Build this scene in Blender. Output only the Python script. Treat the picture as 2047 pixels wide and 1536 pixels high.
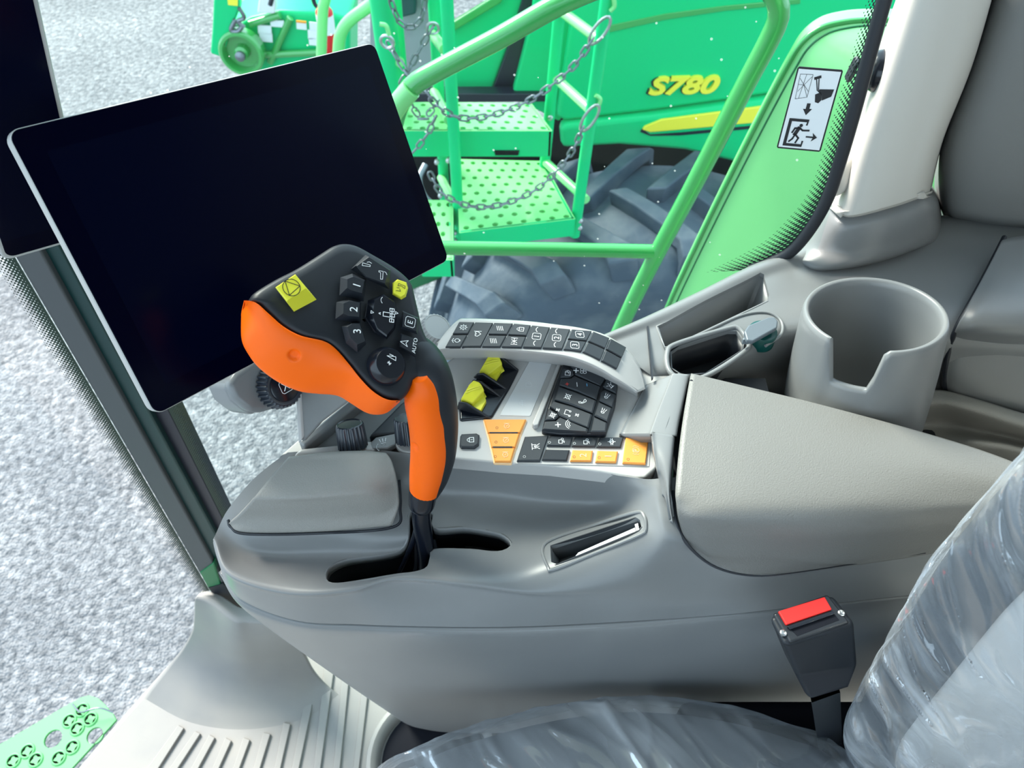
import bpy, bmesh, math, random
from mathutils import Vector, Matrix, noise

for o in list(bpy.data.objects):
    bpy.data.objects.remove(o, do_unlink=True)
random.seed(7)
scene = bpy.context.scene
COL = scene.collection

# ------------------------------------------------------------------ camera
FPX = 1540.0
PITCH = math.radians(51.0)
CP, SP = math.cos(PITCH), math.sin(PITCH)
CAM = Vector((0.0, 0.0, 1.25))          # metres above the cab floor
cam_data = bpy.data.cameras.new('camera')
cam_data.sensor_width = 36.0
cam_data.lens = FPX / 2047.0 * 36.0
cam_data.clip_start = 0.02
cam_data.clip_end = 200
cam_data.dof.use_dof = True
cam_data.dof.focus_distance = 0.56
cam_data.dof.aperture_fstop = 15.0
cam = bpy.data.objects.new('camera', cam_data)
COL.objects.link(cam)
cam.location = CAM
cam.rotation_euler = (math.radians(90) - PITCH, 0, 0)
scene.camera = cam

# ------------------------------------------------------------------ world and sun
world = bpy.data.worlds.new('sky')
scene.world = world
world.use_nodes = True
wn = world.node_tree
wn.nodes.clear()
wout = wn.nodes.new('ShaderNodeOutputWorld')
wbg = wn.nodes.new('ShaderNodeBackground')
wbg.inputs['Color'].default_value = (0.67, 0.86, 1.0, 1)
wbg.inputs['Strength'].default_value = 1.45
wn.links.new(wbg.outputs[0], wout.inputs[0])

sun_data = bpy.data.lights.new('sun', 'SUN')
sun_data.energy = 5.8
sun_data.angle = math.radians(25)
sun_data.color = (1.0, 0.93, 0.82)
sun = bpy.data.objects.new('sun', sun_data)
COL.objects.link(sun)
sun.location = (-3, 2, 6)
sun.rotation_euler = Vector((0.52, -0.57, -0.64)).to_track_quat('-Z', 'Y').to_euler()

vs = scene.view_settings
vs.view_transform = 'Standard'
vs.look = 'None'
vs.gamma = 1.0
vs.use_curve_mapping = False
vs.exposure = 0.8

# ------------------------------------------------------------------ geometry helpers
def ray(u, v):
    a = (u - 1023.5) / FPX
    b = (v - 768.0) / FPX
    return Vector((a, CP - b * SP, -SP - b * CP))
def pz(u, v, z):                       # the place at height z that the photograph shows there
    d = ray(u, v); return CAM + d * ((z - CAM.z) / d.z)
def py(u, v, y):                       # the place at distance y to the side
    d = ray(u, v); return CAM + d * (y / d.y)
def pd(u, v, t):
    return CAM + ray(u, v) * t
def pplane(u, v, o, n):
    d = ray(u, v); return CAM + d * ((o - CAM).dot(n) / d.dot(n))
def P(s):
    if isinstance(s, Vector): return s
    if s[0] == 'y': return py(s[1], s[2], s[3])
    if s[0] == 'd': return pd(s[1], s[2], s[3])
    if s[0] == 'w': return Vector(s[1:])
    return pz(*s)

WL = {}
def wloc(o):
    return WL[o.name] if o is not None else Vector((0, 0, 0))

def empty(name, loc, label=None, cat=None, group=None, kind=None):
    o = bpy.data.objects.new(name, None)
    COL.objects.link(o)
    o.empty_display_size = 0.05
    o.location = loc
    WL[o.name] = Vector(loc)
    return tag(o, label, cat, group, kind)

def tag(o, label=None, cat=None, group=None, kind=None):
    if label: o['label'] = label
    if cat: o['category'] = cat
    if group: o['group'] = group
    if kind: o['kind'] = kind
    return o

def build(name, verts, faces, mats, parent=None, fm=None, smooth=True, angle=38, origin=None):
    verts = [Vector(v) for v in verts]
    if origin is None:
        lo = Vector((min(v[i] for v in verts) for i in range(3)))
        hi = Vector((max(v[i] for v in verts) for i in range(3)))
        origin = (lo + hi) / 2
    me = bpy.data.meshes.new(name)
    me.from_pydata([v - origin for v in verts], [], faces)
    if not isinstance(mats, (list, tuple)): mats = [mats]
    for m in mats: me.materials.append(m)
    if fm:
        for p, i in zip(me.polygons, fm): p.material_index = i
    if smooth:
        for p in me.polygons: p.use_smooth = True
        me.set_sharp_from_angle(angle=math.radians(angle))
    me.validate(); me.update()
    o = bpy.data.objects.new(name, me)
    COL.objects.link(o)
    o.location = origin - wloc(parent)
    if parent is not None: o.parent = parent
    WL[o.name] = Vector(origin)
    return o

def copy_part(src, parent, offset=None, loc=None, rot=None, scale=None):
    c = src.copy(); COL.objects.link(c)
    c.parent = parent
    w = Vector(loc) if loc is not None else WL[src.name] + (offset or Vector((0, 0, 0)))
    c.location = w - wloc(parent)
    if rot is not None: c.rotation_euler = rot
    if scale is not None: c.scale = scale
    WL[c.name] = w
    return c

def bevel(o, w, seg=2, ang=30):
    m = o.modifiers.new('bevel', 'BEVEL')
    m.width = w; m.segments = seg; m.limit_method = 'ANGLE'; m.angle_limit = math.radians(ang)
    m.harden_normals = True
    return o
def solid(o, t, off=-1):
    m = o.modifiers.new('solid', 'SOLIDIFY'); m.thickness = t; m.offset = off
    m.use_even_offset = False
    return o
def subsurf(o, n=2):
    m = o.modifiers.new('subsurf', 'SUBSURF'); m.levels = n; m.render_levels = n
    return o

def apply_mods(o):
    dg = bpy.context.evaluated_depsgraph_get()
    dg.update()
    me = bpy.data.meshes.new_from_object(o.evaluated_get(dg))
    o.modifiers.clear()
    o.data = me
    return o
def cut(o, cutters, selfx=False):
    for c in cutters:
        m = o.modifiers.new('cut', 'BOOLEAN'); m.operation = 'DIFFERENCE'; m.object = c; m.solver = 'EXACT'; m.use_self = selfx
    bpy.context.view_layer.update()
    apply_mods(o)
    for c in cutters:
        WL.pop(c.name, None)
        bpy.data.objects.remove(c, do_unlink=True)
    o.data.set_sharp_from_angle(angle=math.radians(40))
    return o

def cr(p0, p1, p2, p3, t):
    return 0.5 * ((2 * p1) + (p2 - p0) * t + (2 * p0 - 5 * p1 + 4 * p2 - p3) * t * t + (3 * p1 - p0 - 3 * p2 + p3) * t ** 3)
def spline(pts, n, closed=False):
    pts = [Vector(p) for p in pts]
    k = len(pts)
    out = []
    if closed:
        for i in range(n):
            s = i / n * k; j = int(s); t = s - j
            out.append(cr(pts[(j - 1) % k], pts[j % k], pts[(j + 1) % k], pts[(j + 2) % k], t))
        return out
    ext = [pts[0] * 2 - pts[1]] + pts + [pts[-1] * 2 - pts[-2]]
    for i in range(n):
        s = i / (n - 1) * (k - 1); j = min(int(s), k - 2); t = s - j
        out.append(cr(ext[j], ext[j + 1], ext[j + 2], ext[j + 3], t))
    return out
def arcspline(pts, n, closed=False):
    """spline resampled to even spacing"""
    dense = spline(pts, len(pts) * 24, closed)
    if closed: dense = dense + [dense[0]]
    L = [0]
    for a, b in zip(dense, dense[1:]): L.append(L[-1] + (b - a).length)
    out = []; j = 0
    for i in range(n):
        s = L[-1] * (i / n if closed else i / (n - 1))
        while j < len(L) - 2 and L[j + 1] < s: j += 1
        d = L[j + 1] - L[j]
        out.append(dense[j].lerp(dense[j + 1], (s - L[j]) / d if d > 1e-9 else 0))
    return out

def grid_faces(nr, nc, close_c=False, close_r=False, flip=False):
    f = []
    for i in range(nr if close_r else nr - 1):
        for j in range(nc if close_c else nc - 1):
            a = i * nc + j; b = i * nc + (j + 1) % nc
            c = ((i + 1) % nr) * nc + (j + 1) % nc; d = ((i + 1) % nr) * nc + j
            f.append((a, d, c, b) if not flip else (a, b, c, d))
    return f
def loft_pts(rows, nu, nv, even=False):
    R = [(arcspline if even else spline)([P(s) for s in r], nu) for r in rows]
    cols = [spline([r[j] for r in R], nv) for j in range(nu)]
    return [[cols[j][i] for j in range(nu)] for i in range(nv)]
def loft(name, rows, mat, parent=None, nu=40, nv=30, thick=0.004, even=False, angle=60, disp=None):
    G = loft_pts(rows, nu, nv, even)
    V = [p for r in G for p in r]
    F = grid_faces(nv, nu)
    s = 0
    for f in F:
        a, b, c = V[f[0]], V[f[1]], V[f[2]]
        n = (b - a).cross(c - a)
        s += n.dot(CAM - a)
    if s < 0: F = grid_faces(nv, nu, flip=True)
    if disp: V = [disp(v, i) for i, v in enumerate(V)]
    o = build(name, V, F, mat, parent, angle=angle)
    if thick: solid(o, thick)
    return o

def prism(name, top, down, mat, parent=None, bev=0, seg=2, angle=30, smooth=True):
    """polygon `top` (world points) swept by `down`"""
    top = [P(t) for t in top]
    n = len(top)
    nn = Vector((0, 0, 0))
    for i in range(n): nn += top[i].cross(top[(i + 1) % n])
    if nn.dot(down) > 0: top = top[::-1]
    V = top + [t + down for t in top]
    F = [tuple(range(n)), tuple(range(2 * n - 1, n - 1, -1))]
    for i in range(n):
        j = (i + 1) % n
        F.append((i, i + n, j + n, j))
    o = build(name, V, F, mat, parent, smooth=smooth, angle=angle)
    if bev: bevel(o, bev, seg)
    return o

def box(name, c, ex, ey, ez, mat, parent=None, bev=0, seg=2):
    """box from centre and three half-axis vectors"""
    c, ex, ey, ez = map(Vector, (c, ex, ey, ez))
    if ex.cross(ey).dot(ez) < 0: ez = -ez
    V = [c + ex * sx + ey * sy + ez * sz for sz in (-1, 1) for sy in (-1, 1) for sx in (-1, 1)]
    F = [(0, 2, 3, 1), (4, 5, 7, 6), (0, 1, 5, 4), (2, 6, 7, 3), (0, 4, 6, 2), (1, 3, 7, 5)]
    o = build(name, V, F, mat, parent, angle=30)
    if bev: bevel(o, bev, seg)
    return o

def tube_geo(path, rad, k=12, cap=True, squash=None):
    path = [Vector(p) for p in path]
    n = len(path)
    rads = rad if isinstance(rad, (list, tuple)) else [rad] * n
    V = []; F = []
    t0 = (path[1] - path[0]).normalized()
    up = Vector((0, 0, 1)) if abs(t0.z) < 0.9 else Vector((1, 0, 0))
    x = t0.cross(up).normalized(); y = x.cross(t0).normalized()
    for i in range(n):
        t = (path[min(i + 1, n - 1)] - path[max(i - 1, 0)]).normalized()
        x = (x - t * x.dot(t)).normalized(); y = t.cross(x).normalized()
        for j in range(k):
            a = 2 * math.pi * j / k
            V.append(path[i] + (x * math.cos(a) + y * math.sin(a)) * rads[i])
    for i in range(n - 1):
        for j in range(k):
            F.append((i * k + j, i * k + (j + 1) % k, (i + 1) * k + (j + 1) % k, (i + 1) * k + j))
    if cap:
        F.append(tuple(range(k - 1, -1, -1)))
        F.append(tuple((n - 1) * k + j for j in range(k)))
    return V, F
def tube(name, path, rad, mat, parent=None, k=14, n=None, angle=45):
    if n:
        path = spline([P(p) for p in path], n)
        if isinstance(rad, (list, tuple)):
            rad = [v.x for v in spline([Vector((r, 0, 0)) for r in rad], n)]
    else: path = [P(p) for p in path]
    V, F = tube_geo(path, rad, k)
    return build(name, V, F, mat, parent, angle=angle)

def lathe(name, c, axis, prof, mat, parent=None, k=40, xdir=None, sx=1.0, sy=1.0, angle=35, closed=False):
    """profile of (radius, height) round an axis"""
    c = Vector(c); az = Vector(axis).normalized()
    ax = Vector(xdir) if xdir is not None else (Vector((1, 0, 0)) if abs(az.x) < 0.9 else Vector((0, 1, 0)))
    ax = (ax - az * ax.dot(az)).normalized(); ay = az.cross(ax)
    V = []; n = len(prof)
    for r, h in prof:
        for j in range(k):
            a = 2 * math.pi * j / k
            V.append(c + ax * (r * math.cos(a) * sx) + ay * (r * math.sin(a) * sy) + az * h)
    F = []
    for i in range(n if closed else n - 1):
        for j in range(k):
            i2 = (i + 1) % n
            F.append((i * k + j, i * k + (j + 1) % k, i2 * k + (j + 1) % k, i2 * k + j))
    if not closed:
        if prof[0][0] > 1e-5: F.append(tuple(range(k - 1, -1, -1)))
        if prof[-1][0] > 1e-5: F.append(tuple((n - 1) * k + j for j in range(k)))
    return build(name, V, F, mat, parent, angle=angle)

def join_geo(parts):
    V = []; F = []
    for v, f in parts:
        o = len(V); V += v; F += [tuple(i + o for i in q) for q in f]
    return V, F

# filled flat shape with holes, as geometry
def holed_plate(outer, holes, thick):
    """2D outline and holes -> (verts 3D in local xy, faces)"""
    cu = bpy.data.curves.new('tmp', 'CURVE')
    cu.dimensions = '2D'; cu.fill_mode = 'BOTH'; cu.extrude = thick / 2
    for loop in [outer] + holes:
        sp = cu.splines.new('POLY'); sp.points.add(len(loop) - 1)
        for p, q in zip(sp.points, loop): p.co = (q[0], q[1], 0, 1)
        sp.use_cyclic_u = True
    ob = bpy.data.objects.new('tmp', cu); COL.objects.link(ob)
    dg = bpy.context.evaluated_depsgraph_get(); dg.update()
    me = bpy.data.meshes.new_from_object(ob.evaluated_get(dg))
    V = [v.co.copy() for v in me.vertices]; F = [tuple(p.vertices) for p in me.polygons]
    bpy.data.objects.remove(ob, do_unlink=True); bpy.data.curves.remove(cu); bpy.data.meshes.remove(me)
    return V, F

_txt = {}
def text_geo(s, bold=0.0, shear=0.0):
    key = (s, bold, shear)
    if key in _txt: return _txt[key]
    cu = bpy.data.curves.new('tmp', 'FONT')
    cu.body = s; cu.offset = bold; cu.shear = shear; cu.resolution_u = 4
    ob = bpy.data.objects.new('tmp', cu); COL.objects.link(ob)
    dg = bpy.context.evaluated_depsgraph_get(); dg.update()
    me = bpy.data.meshes.new_from_object(ob.evaluated_get(dg))
    V = [v.co.copy() for v in me.vertices]; F = [tuple(p.vertices) for p in me.polygons]
    bpy.data.objects.remove(ob, do_unlink=True); bpy.data.curves.remove(cu); bpy.data.meshes.remove(me)
    xs = [v.x for v in V]; ys = [v.y for v in V]
    cx, cy = (min(xs) + max(xs)) / 2, (min(ys) + max(ys)) / 2
    h = max(ys) - min(ys)
    V = [((v.x - cx) / h, (v.y - cy) / h) for v in V]
    _txt[key] = (V, F)
    return _txt[key]

# ---- flat printed icons: polylines in a unit square
def circ(cx, cy, r, n=14, a0=0, a1=360):
    return [(cx + r * math.cos(math.radians(a0 + (a1 - a0) * i / n)), cy + r * math.sin(math.radians(a0 + (a1 - a0) * i / n))) for i in range(n + 1)]
def rect2(cx, cy, w, h):
    return [(cx - w, cy - h), (cx + w, cy - h), (cx + w, cy + h), (cx - w, cy + h), (cx - w, cy - h)]
ICON = {
    'lock': [rect2(0, -.18, .3, .25), circ(0, .12, .2, 10, 0, 180), [(0, -.1), (0, -.28)]],
    'circ': [circ(0, 0, .38)],
    'gear': [circ(0, 0, .3)] + [[(.3 * math.cos(a), .3 * math.sin(a)), (.45 * math.cos(a), .45 * math.sin(a))] for a in [i * math.pi / 4 for i in range(8)]] + [circ(0, 0, .1, 8)],
    'lamp': [circ(0, -.1, .26, 12), [(-.3, .3), (-.12, .42)], [(.3, .3), (.12, .42)], [(0, .3), (0, .5)], [(-.1, -.42), (.1, -.42)]],
    'heart': [[(0, -.35), (-.35, 0), (-.3, .25), (-.1, .3), (0, .12), (.1, .3), (.3, .25), (.35, 0), (0, -.35)], [(.4, -.4), (.4, .4)]],
    'bars': [[(-.35, -.3 + .2 * i), (.3, -.15 + .2 * i)] for i in range(4)],
    'axle': [[(-.45, 0), (.45, 0)], [(-.45, -.35), (-.45, .35)], [(.45, -.35), (.45, .35)], [(-.2, -.3), (.2, .3)], [(-.2, .3), (.2, -.3)]],
    'fan': [circ(.18, .18, .18, 10), circ(-.18, .18, .18, 10), circ(.18, -.18, .18, 10), circ(-.18, -.18, .18, 10)],
    'phone': [[(-.35, .3), (-.2, .4), (-.1, .2), (-.2, .05), (.05, -.2), (.2, -.1), (.4, -.2), (.3, -.38), (.1, -.42), (-.25, -.1), (-.35, .3)]],
    'note': [[(-.3, -.3), (-.3, .35), (.3, .35), (.3, -.2)], circ(-.38, -.3, .1, 8), circ(.22, -.22, .1, 8)],
    'up': [[(-.25, -.15), (.25, -.15), (0, .25), (-.25, -.15)], [(-.25, .32), (.25, .32)]],
    'x': [[(-.35, -.35), (.35, .35)], [(-.35, .35), (.35, -.35)], circ(0, 0, .3, 8)],
    'wave': [circ(0, -.3, .25, 8, 30, 150), circ(0, -.3, .45, 8, 30, 150), circ(0, -.3, .65, 8, 30, 150)],
    'plus': [[(-.35, 0), (.35, 0)], [(0, -.35), (0, .35)]],
    'minus': [[(-.35, 0), (.35, 0)]],
    'wiper': [[(-.3, -.35), (-.1, .35)], [(0, -.35), (.1, .35)], [(.3, -.3), (.3, .3)], [(-.4, 0), (.4, .1)]],
    'light': [circ(-.1, 0, .22, 10, 90, 270), [(-.1, -.22), (-.1, .22)], [(.05, .2), (.4, .3)], [(.05, 0), (.4, 0)], [(.05, -.2), (.4, -.3)]],
    'beacon': [rect2(0, -.15, .15, .2), [(-.3, -.4), (.3, -.4)], [(0, .2), (0, .42)], [(-.25, .1), (-.42, .25)], [(.25, .1), (.42, .25)]],
    'mirror': [rect2(-.1, 0, .22, .3), [(.2, -.3), (.4, 0), (.2, .3)], [(-.1, -.15), (.3, .1)]],
    'spread': [[(-.35, .3), (.35, .3)], [(-.2, .3), (-.2, -.1)], [(.2, .3), (.2, -.1)], [(0, -.4), (0, .1)], [(-.12, -.05), (0, .1), (.12, -.05)], [(-.3, -.45), (-.1, -.15)], [(.3, -.45), (.1, -.15)]],
    'mix': [rect2(-.15, .12, .25, .22), circ(.22, -.1, .15, 8), [(-.3, -.35), (0, -.2), (-.1, -.4)]],
    'diff': [circ(0, 0, .25, 12), [(-.45, .1), (.45, .1)], [(-.45, -.1), (.45, -.1)], [(0, -.45), (0, .45)]],
    'blade': [[(-.15, .42), (.1, .38), (.02, -.3), (-.12, -.28), (-.15, .42)], [(.2, -.4), (.3, -.2), (.22, 0)]],
    'blade2': [[(-.4, .1), (.2, .12), (.22, .28), (.34, .28), (.34, -.1), (-.38, -.08), (-.4, .1)], [(.1, -.45), (.3, -.35), (.34, -.2)]],
    'spout': [[(-.4, .35), (-.3, -.05), (-.15, .05)], [(-.1, .35), (-.05, .1)], [(.1, .3), (.32, .28), (.32, -.35), (.08, -.38), (.2, 0), (.1, .3)]],
    'tri': [[(-.3, .3), (.35, .25), (-.02, -.38), (-.3, .3)]],
    'tric': [circ(0, 0, .5, 22), [(-.43, .25), (.43, .25), (0, -.5), (-.43, .25)]],
    'head': [rect2(0, 0, .12, .2), [(-.4, -.3), (.4, -.3)], rect2(-.3, -.3, .09, .12), rect2(0, -.33, .09, .12), rect2(.3, -.3, .09, .12), [(-.05, .35), (0, .45), (.05, .35)]],
    'nav': [[(-.3, -.35), (0, .4), (.3, -.35), (0, -.15), (-.3, -.35)]],
    'star': [[(-.4, .1), (-.1, .1)], [(-.25, -.05), (-.25, .25)], [(-.35, 0), (-.15, .2)], [(.0, -.4), (.3, .3), (.3, -.4), (0, -.4)], [(.35, -.2), (.45, .1)]],
    'brk1': [circ(0, 0, .45, 8, 110, 180), ],
    'arc': [circ(0, -.25, .45, 8, 40, 140)],
    'dots': [circ(-.3, -.3, .05, 5), circ(0, -.3, .05, 5), [(-.1, .3), (.1, .0), (.3, .3)], [(.1, 0), (.1, -.1)]],
    'engine': [circ(-.05, 0, .3, 10), [(.3, -.3), (.3, .3)], [(-.4, .1), (-.3, .1)], [(-.1, .05), (.08, -.08)]],
    'box': [[(-.4, .2), (-.4, .4), (-.2, .4)], [(.2, .4), (.4, .4), (.4, .2)], [(.4, -.2), (.4, -.4), (.2, -.4)], [(-.2, -.4), (-.4, -.4), (-.4, -.2)]],
    'rbox': [[(-.3, .42), (.3, .42), (.42, .3), (.42, -.3), (.3, -.42), (-.3, -.42), (-.42, -.3), (-.42, .3), (-.3, .42)]],
    'park': [circ(0, 0, .4, 16), circ(0, 0, .6, 6, -35, 35), circ(0, 0, .6, 6, 145, 215)],
}
def stroke_geo(lines, w):
    V = []; F = []
    for L in lines:
        for (x0, y0), (x1, y1) in zip(L, L[1:]):
            dx, dy = x1 - x0, y1 - y0
            d = math.hypot(dx, dy)
            if d < 1e-6: continue
            nx, ny = -dy / d * w / 2, dx / d * w / 2
            ux, uy = dx / d * w * .35, dy / d * w * .35
            o = len(V)
            V += [(x0 - ux + nx, y0 - uy + ny), (x0 - ux - nx, y0 - uy - ny), (x1 + ux - nx, y1 + uy - ny), (x1 + ux + nx, y1 + uy + ny)]
            F.append((o, o + 1, o + 2, o + 3))
    return V, F
def glyph3(spec, c, ex, ey, n, lift):
    """spec = (icon or 'T:text', size, dx, dy[, stroke]) -> world geometry"""
    kind, size, dx, dy = spec[:4]
    if not kind.startswith('T:'): size *= .92
    w = spec[4] if len(spec) > 4 else .075
    if kind.startswith('T:'): V2, F = text_geo(kind[2:], 0.0)
    else: V2, F = stroke_geo(ICON[kind], w * .62)
    V = [c + ex * (x * size + dx) + ey * (y * size + dy) + n * lift for x, y in V2]
    if F:
        f = F[0]
        if (V[f[1]] - V[f[0]]).cross(V[f[2]] - V[f[0]]).dot(n) < 0: F = [tuple(reversed(q)) for q in F]
    return V, F

def slab(name, quad, h, mats, parent, glyphs=(), depth=0.004, inset=0.0006, rot=True, up=None, bulge=0.0, gm=None):
    """a key: polygon footprint (world points on the panel, photo-clockwise from top-left), raised by h, chamfered, with flat print"""
    q = [P(x) for x in quad]
    k = len(q)
    c = sum(q, Vector((0, 0, 0))) / k
    nn = Vector((0, 0, 0))
    for i in range(k): nn += (q[i] - c).cross(q[(i + 1) % k] - c)
    nn.normalize()
    if nn.dot(CAM - c) < 0: nn = -nn; flip = True
    else: flip = False
    if up is not None: nn = up
    r = (sum((x - c).length for x in q) / k)
    def shrink(x, d): 
        v = x - c; return c + v * max(0.2, 1 - d / v.length)
    b0 = [x - nn * depth for x in q]
    b1 = [x + nn * (h - inset) for x in q]
    b2 = [shrink(x, inset * 1.6) + nn * h for x in q]
    V = b0 + b1 + b2 + [c + nn * (h + bulge)]
    F = []
    for i in range(k):
        j = (i + 1) % k
        F += [(i, j, k + j, k + i), (k + i, k + j, 2 * k + j, 2 * k + i), (2 * k + i, 2 * k + j, 3 * k)]
    if flip: F = [tuple(reversed(f)) for f in F]
    fm = [0] * len(F)
    right = ((q[1] - q[0]) - nn * (q[1] - q[0]).dot(nn)).normalized()
    upv = nn.cross(right)
    if upv.dot(Vector((0, SP, CP))) < 0: upv = -upv
    ex, ey = (upv, -right) if rot else (right, upv)
    for g in glyphs:
        gv, gf = glyph3(g, c, ex, ey, nn, h + bulge + 0.00025)
        o = len(V); V += gv; F += [tuple(i + o for i in f) for f in gf]
        fm += [g[5] if len(g) > 5 else 1] * len(gf)
    return build(name, V, F, mats, parent, fm=fm, angle=25)

# ------------------------------------------------------------------ materials
def srgb(r, g, b):
    f = lambda c: (c / 255) / 12.92 if c / 255 <= .04045 else ((c / 255 + .055) / 1.055) ** 2.4
    return (f(r), f(g), f(b), 1)
def material(name, col, rough=.5, metal=0, spec=.5, bump=None, var=None, coat=0, alpha=None, trans=0, coords='Object', sheen=0):
    m = bpy.data.materials.new(name); m.use_nodes = True
    nt = m.node_tree; b = nt.nodes['Principled BSDF']
    b.inputs['Base Color'].default_value = col
    b.inputs['Roughness'].default_value = rough
    b.inputs['Metallic'].default_value = metal
    b.inputs['Specular IOR Level'].default_value = spec
    b.inputs['Coat Weight'].default_value = coat
    b.inputs['Coat Roughness'].default_value = .06
    b.inputs['Transmission Weight'].default_value = trans
    tc = nt.nodes.new('ShaderNodeTexCoord')
    if bump:                      # list of (scale, strength, detail)
        last = None
        for sc, st, de in bump:
            nz = nt.nodes.new('ShaderNodeTexNoise')
            nz.inputs['Scale'].default_value = sc; nz.inputs['Detail'].default_value = de
            nt.links.new(tc.outputs[coords], nz.inputs['Vector'])
            bp = nt.nodes.new('ShaderNodeBump')
            bp.inputs['Strength'].default_value = st; bp.inputs['Distance'].default_value = 0.4 / sc
            nt.links.new(nz.outputs['Fac'], bp.inputs['Height'])
            if last: nt.links.new(last.outputs[0], bp.inputs['Normal'])
            last = bp
        nt.links.new(last.outputs[0], b.inputs['Normal'])
    if var:                       # (scale, colour2, lo, hi)
        nz = nt.nodes.new('ShaderNodeTexNoise')
        nz.inputs['Scale'].default_value = var[0]; nz.inputs['Detail'].default_value = 6
        nt.links.new(tc.outputs[coords], nz.inputs['Vector'])
        rp = nt.nodes.new('ShaderNodeValToRGB')
        rp.color_ramp.elements[0].position = var[2]; rp.color_ramp.elements[0].color = col
        rp.color_ramp.elements[1].position = var[3]; rp.color_ramp.elements[1].color = var[1]
        nt.links.new(nz.outputs['Fac'], rp.inputs['Fac'])
        nt.links.new(rp.outputs['Color'], b.inputs['Base Color'])
    return m

M = {}
TAUPE = (0.196, 0.202, 0.207, 1)
M['taupe'] = material('taupe_plastic', TAUPE, .31, spec=.5, bump=[(1500, .12, 2)], var=(9, (.212, .217, .221, 1), .4, .7))
M['taupe_grain'] = material('grained_taupe_pad', (.26, .25, .232, 1), .5, spec=.45, bump=[(800, .6, 3), (1500, .3, 2)])
M['taupe_soft'] = material('soft_grain_armrest', (.178, .174, .165, 1), .45, spec=.5, bump=[(900, .6, 3)])
M['taupe_light'] = material('silver_taupe_plastic', (.46, .45, .44, 1), .38, spec=.5, bump=[(1600, .1, 2)])
M['floor_mat'] = material('floor_mat_vinyl', (.27, .26, .245, 1), .5, spec=.4, bump=[(900, .2, 2)], var=(7, (.21, .21, .215, 1), .45, .75))
M['black_rubber'] = material('black_soft_touch', (.010, .013, .019, 1), .46, spec=.4, bump=[(2200, .06, 2)])
M['black_gloss'] = material('black_gloss_plastic', (.006, .008, .014, 1), .2, spec=.5)
M['key_dark'] = material('charcoal_key', (.030, .035, .042, 1), .5, spec=.4, bump=[(1400, .06, 2)])
M['key_black'] = material('black_key', (.012, .014, .019, 1), .38, spec=.5)
M['key_orange'] = material('orange_key', (.86, .33, .06, 1), .45, spec=.4)
M['print_white'] = material('white_print', (.82, .84, .86, 1), .5)
M['print_orange'] = material('pale_orange_print', (.95, .62, .34, 1), .5)
M['print_grey'] = material('pale_grey_print', (.62, .63, .64, 1), .5)
M['print_black'] = material('black_print', (.008, .009, .012, 1), .5)
M['print_red'] = material('red_print', (.75, .05, .04, 1), .5)
M['print_blue'] = material('blue_print', (.1, .4, .7, 1), .5)
M['orange'] = material('orange_soft_plastic', (1.0, .135, .0, 1), .42, spec=.25, bump=[(1800, .04, 2)])
M['yellow'] = material('yellow_plastic', (.72, .69, .04, 1), .42, spec=.45, bump=[(1800, .05, 2)])
M['screen'] = material('dark_glass_screen', (.0004, .0006, .0070, 1), .16, spec=.05)
M['screen_area'] = material('display_area', (.0006, .0014, .0095, 1), .2, spec=.05)
M['bezel'] = material('silver_bezel', (.42, .42, .41, 1), .35, spec=.5)
M['hole'] = material('cavity_shade', (.004, .005, .010, 1), .7, spec=.2)  # black colour stands in for the shade inside openings
M['steel'] = material('chrome_steel', (.5, .51, .52, 1), .3, metal=1)
M['red'] = material('red_button', (.72, .016, .012, 1), .45, bump=[(900, .15, 2)])
M['green'] = material('green_paint', (.0, .56, .20, 1), .36, spec=.25, coat=.0, bump=[(14, .02, 2)])
M['green_dark'] = material('dark_green_paint', (.002, .15, .05, 1), .3, spec=.5)
M['green_skylit'] = material('skylit_green_paint', (.22, .70, .24, 1), .3, spec=.6, coat=.3)  # same green paint, base lightened for the sky's reflection on it
M['green_step'] = material('pale_green_step_paint', (.13, .46, .17, 1), .45, spec=.3)
M['green_tube'] = material('green_tube_paint', (.035, .36, .075, 1), .25, spec=.7, coat=.8)
M['knob'] = material('ribbed_black_knob', (.016, .022, .034, 1), .3, spec=.7)
M['dyellow'] = material('yellow_decal', (.93, .82, .06, 1), .4)
M['dark_trim'] = material('dark_blue_trim', (.010, .014, .028, 1), .35)
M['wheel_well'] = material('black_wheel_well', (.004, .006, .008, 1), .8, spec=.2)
M['tyre'] = material('tyre_rubber', (.060, .085, .120, 1), .62, spec=.3, bump=[(30, .25, 4)], var=(8, (.13, .155, .185, 1), .45, .75))
M['chain'] = material('chain_steel', (.22, .24, .27, 1), .35, metal=.8)
M['white_decal'] = material('white_decal', (.80, .83, .86, 1), .5)
M['extred'] = material('extinguisher_red', (.7, .02, .02, 1), .3)
M['gasket'] = material('black_seal', (.010, .013, .020, 1), .5)
M['strap'] = material('black_webbing', (.010, .014, .020, 1), .6, bump=[(700, .3, 2)])
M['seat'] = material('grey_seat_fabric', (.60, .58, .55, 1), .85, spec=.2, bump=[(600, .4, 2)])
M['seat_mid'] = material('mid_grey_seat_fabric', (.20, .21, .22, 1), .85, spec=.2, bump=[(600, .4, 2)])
M['seat_shade'] = material('shaded_seat_fabric', (.045, .055, .068, 1), .85, spec=.2, bump=[(600, .4, 2)])  # darkened seat fabric for the shade behind the film
M['amber'] = material('amber', (.9, .35, .02, 1), .4)
M['teal'] = material('dark_teal_plastic', (.004, .07, .065, 1), .3)
M['blue_grey'] = material('blue_grey_plastic', (.13, .155, .18, 1), .4)
M['post_grey'] = material('grey_post_paint', (.075, .082, .088, 1), .5, spec=.4)
M['post_green'] = material('dark_green_post', (.002, .035, .036, 1), .35)
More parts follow.
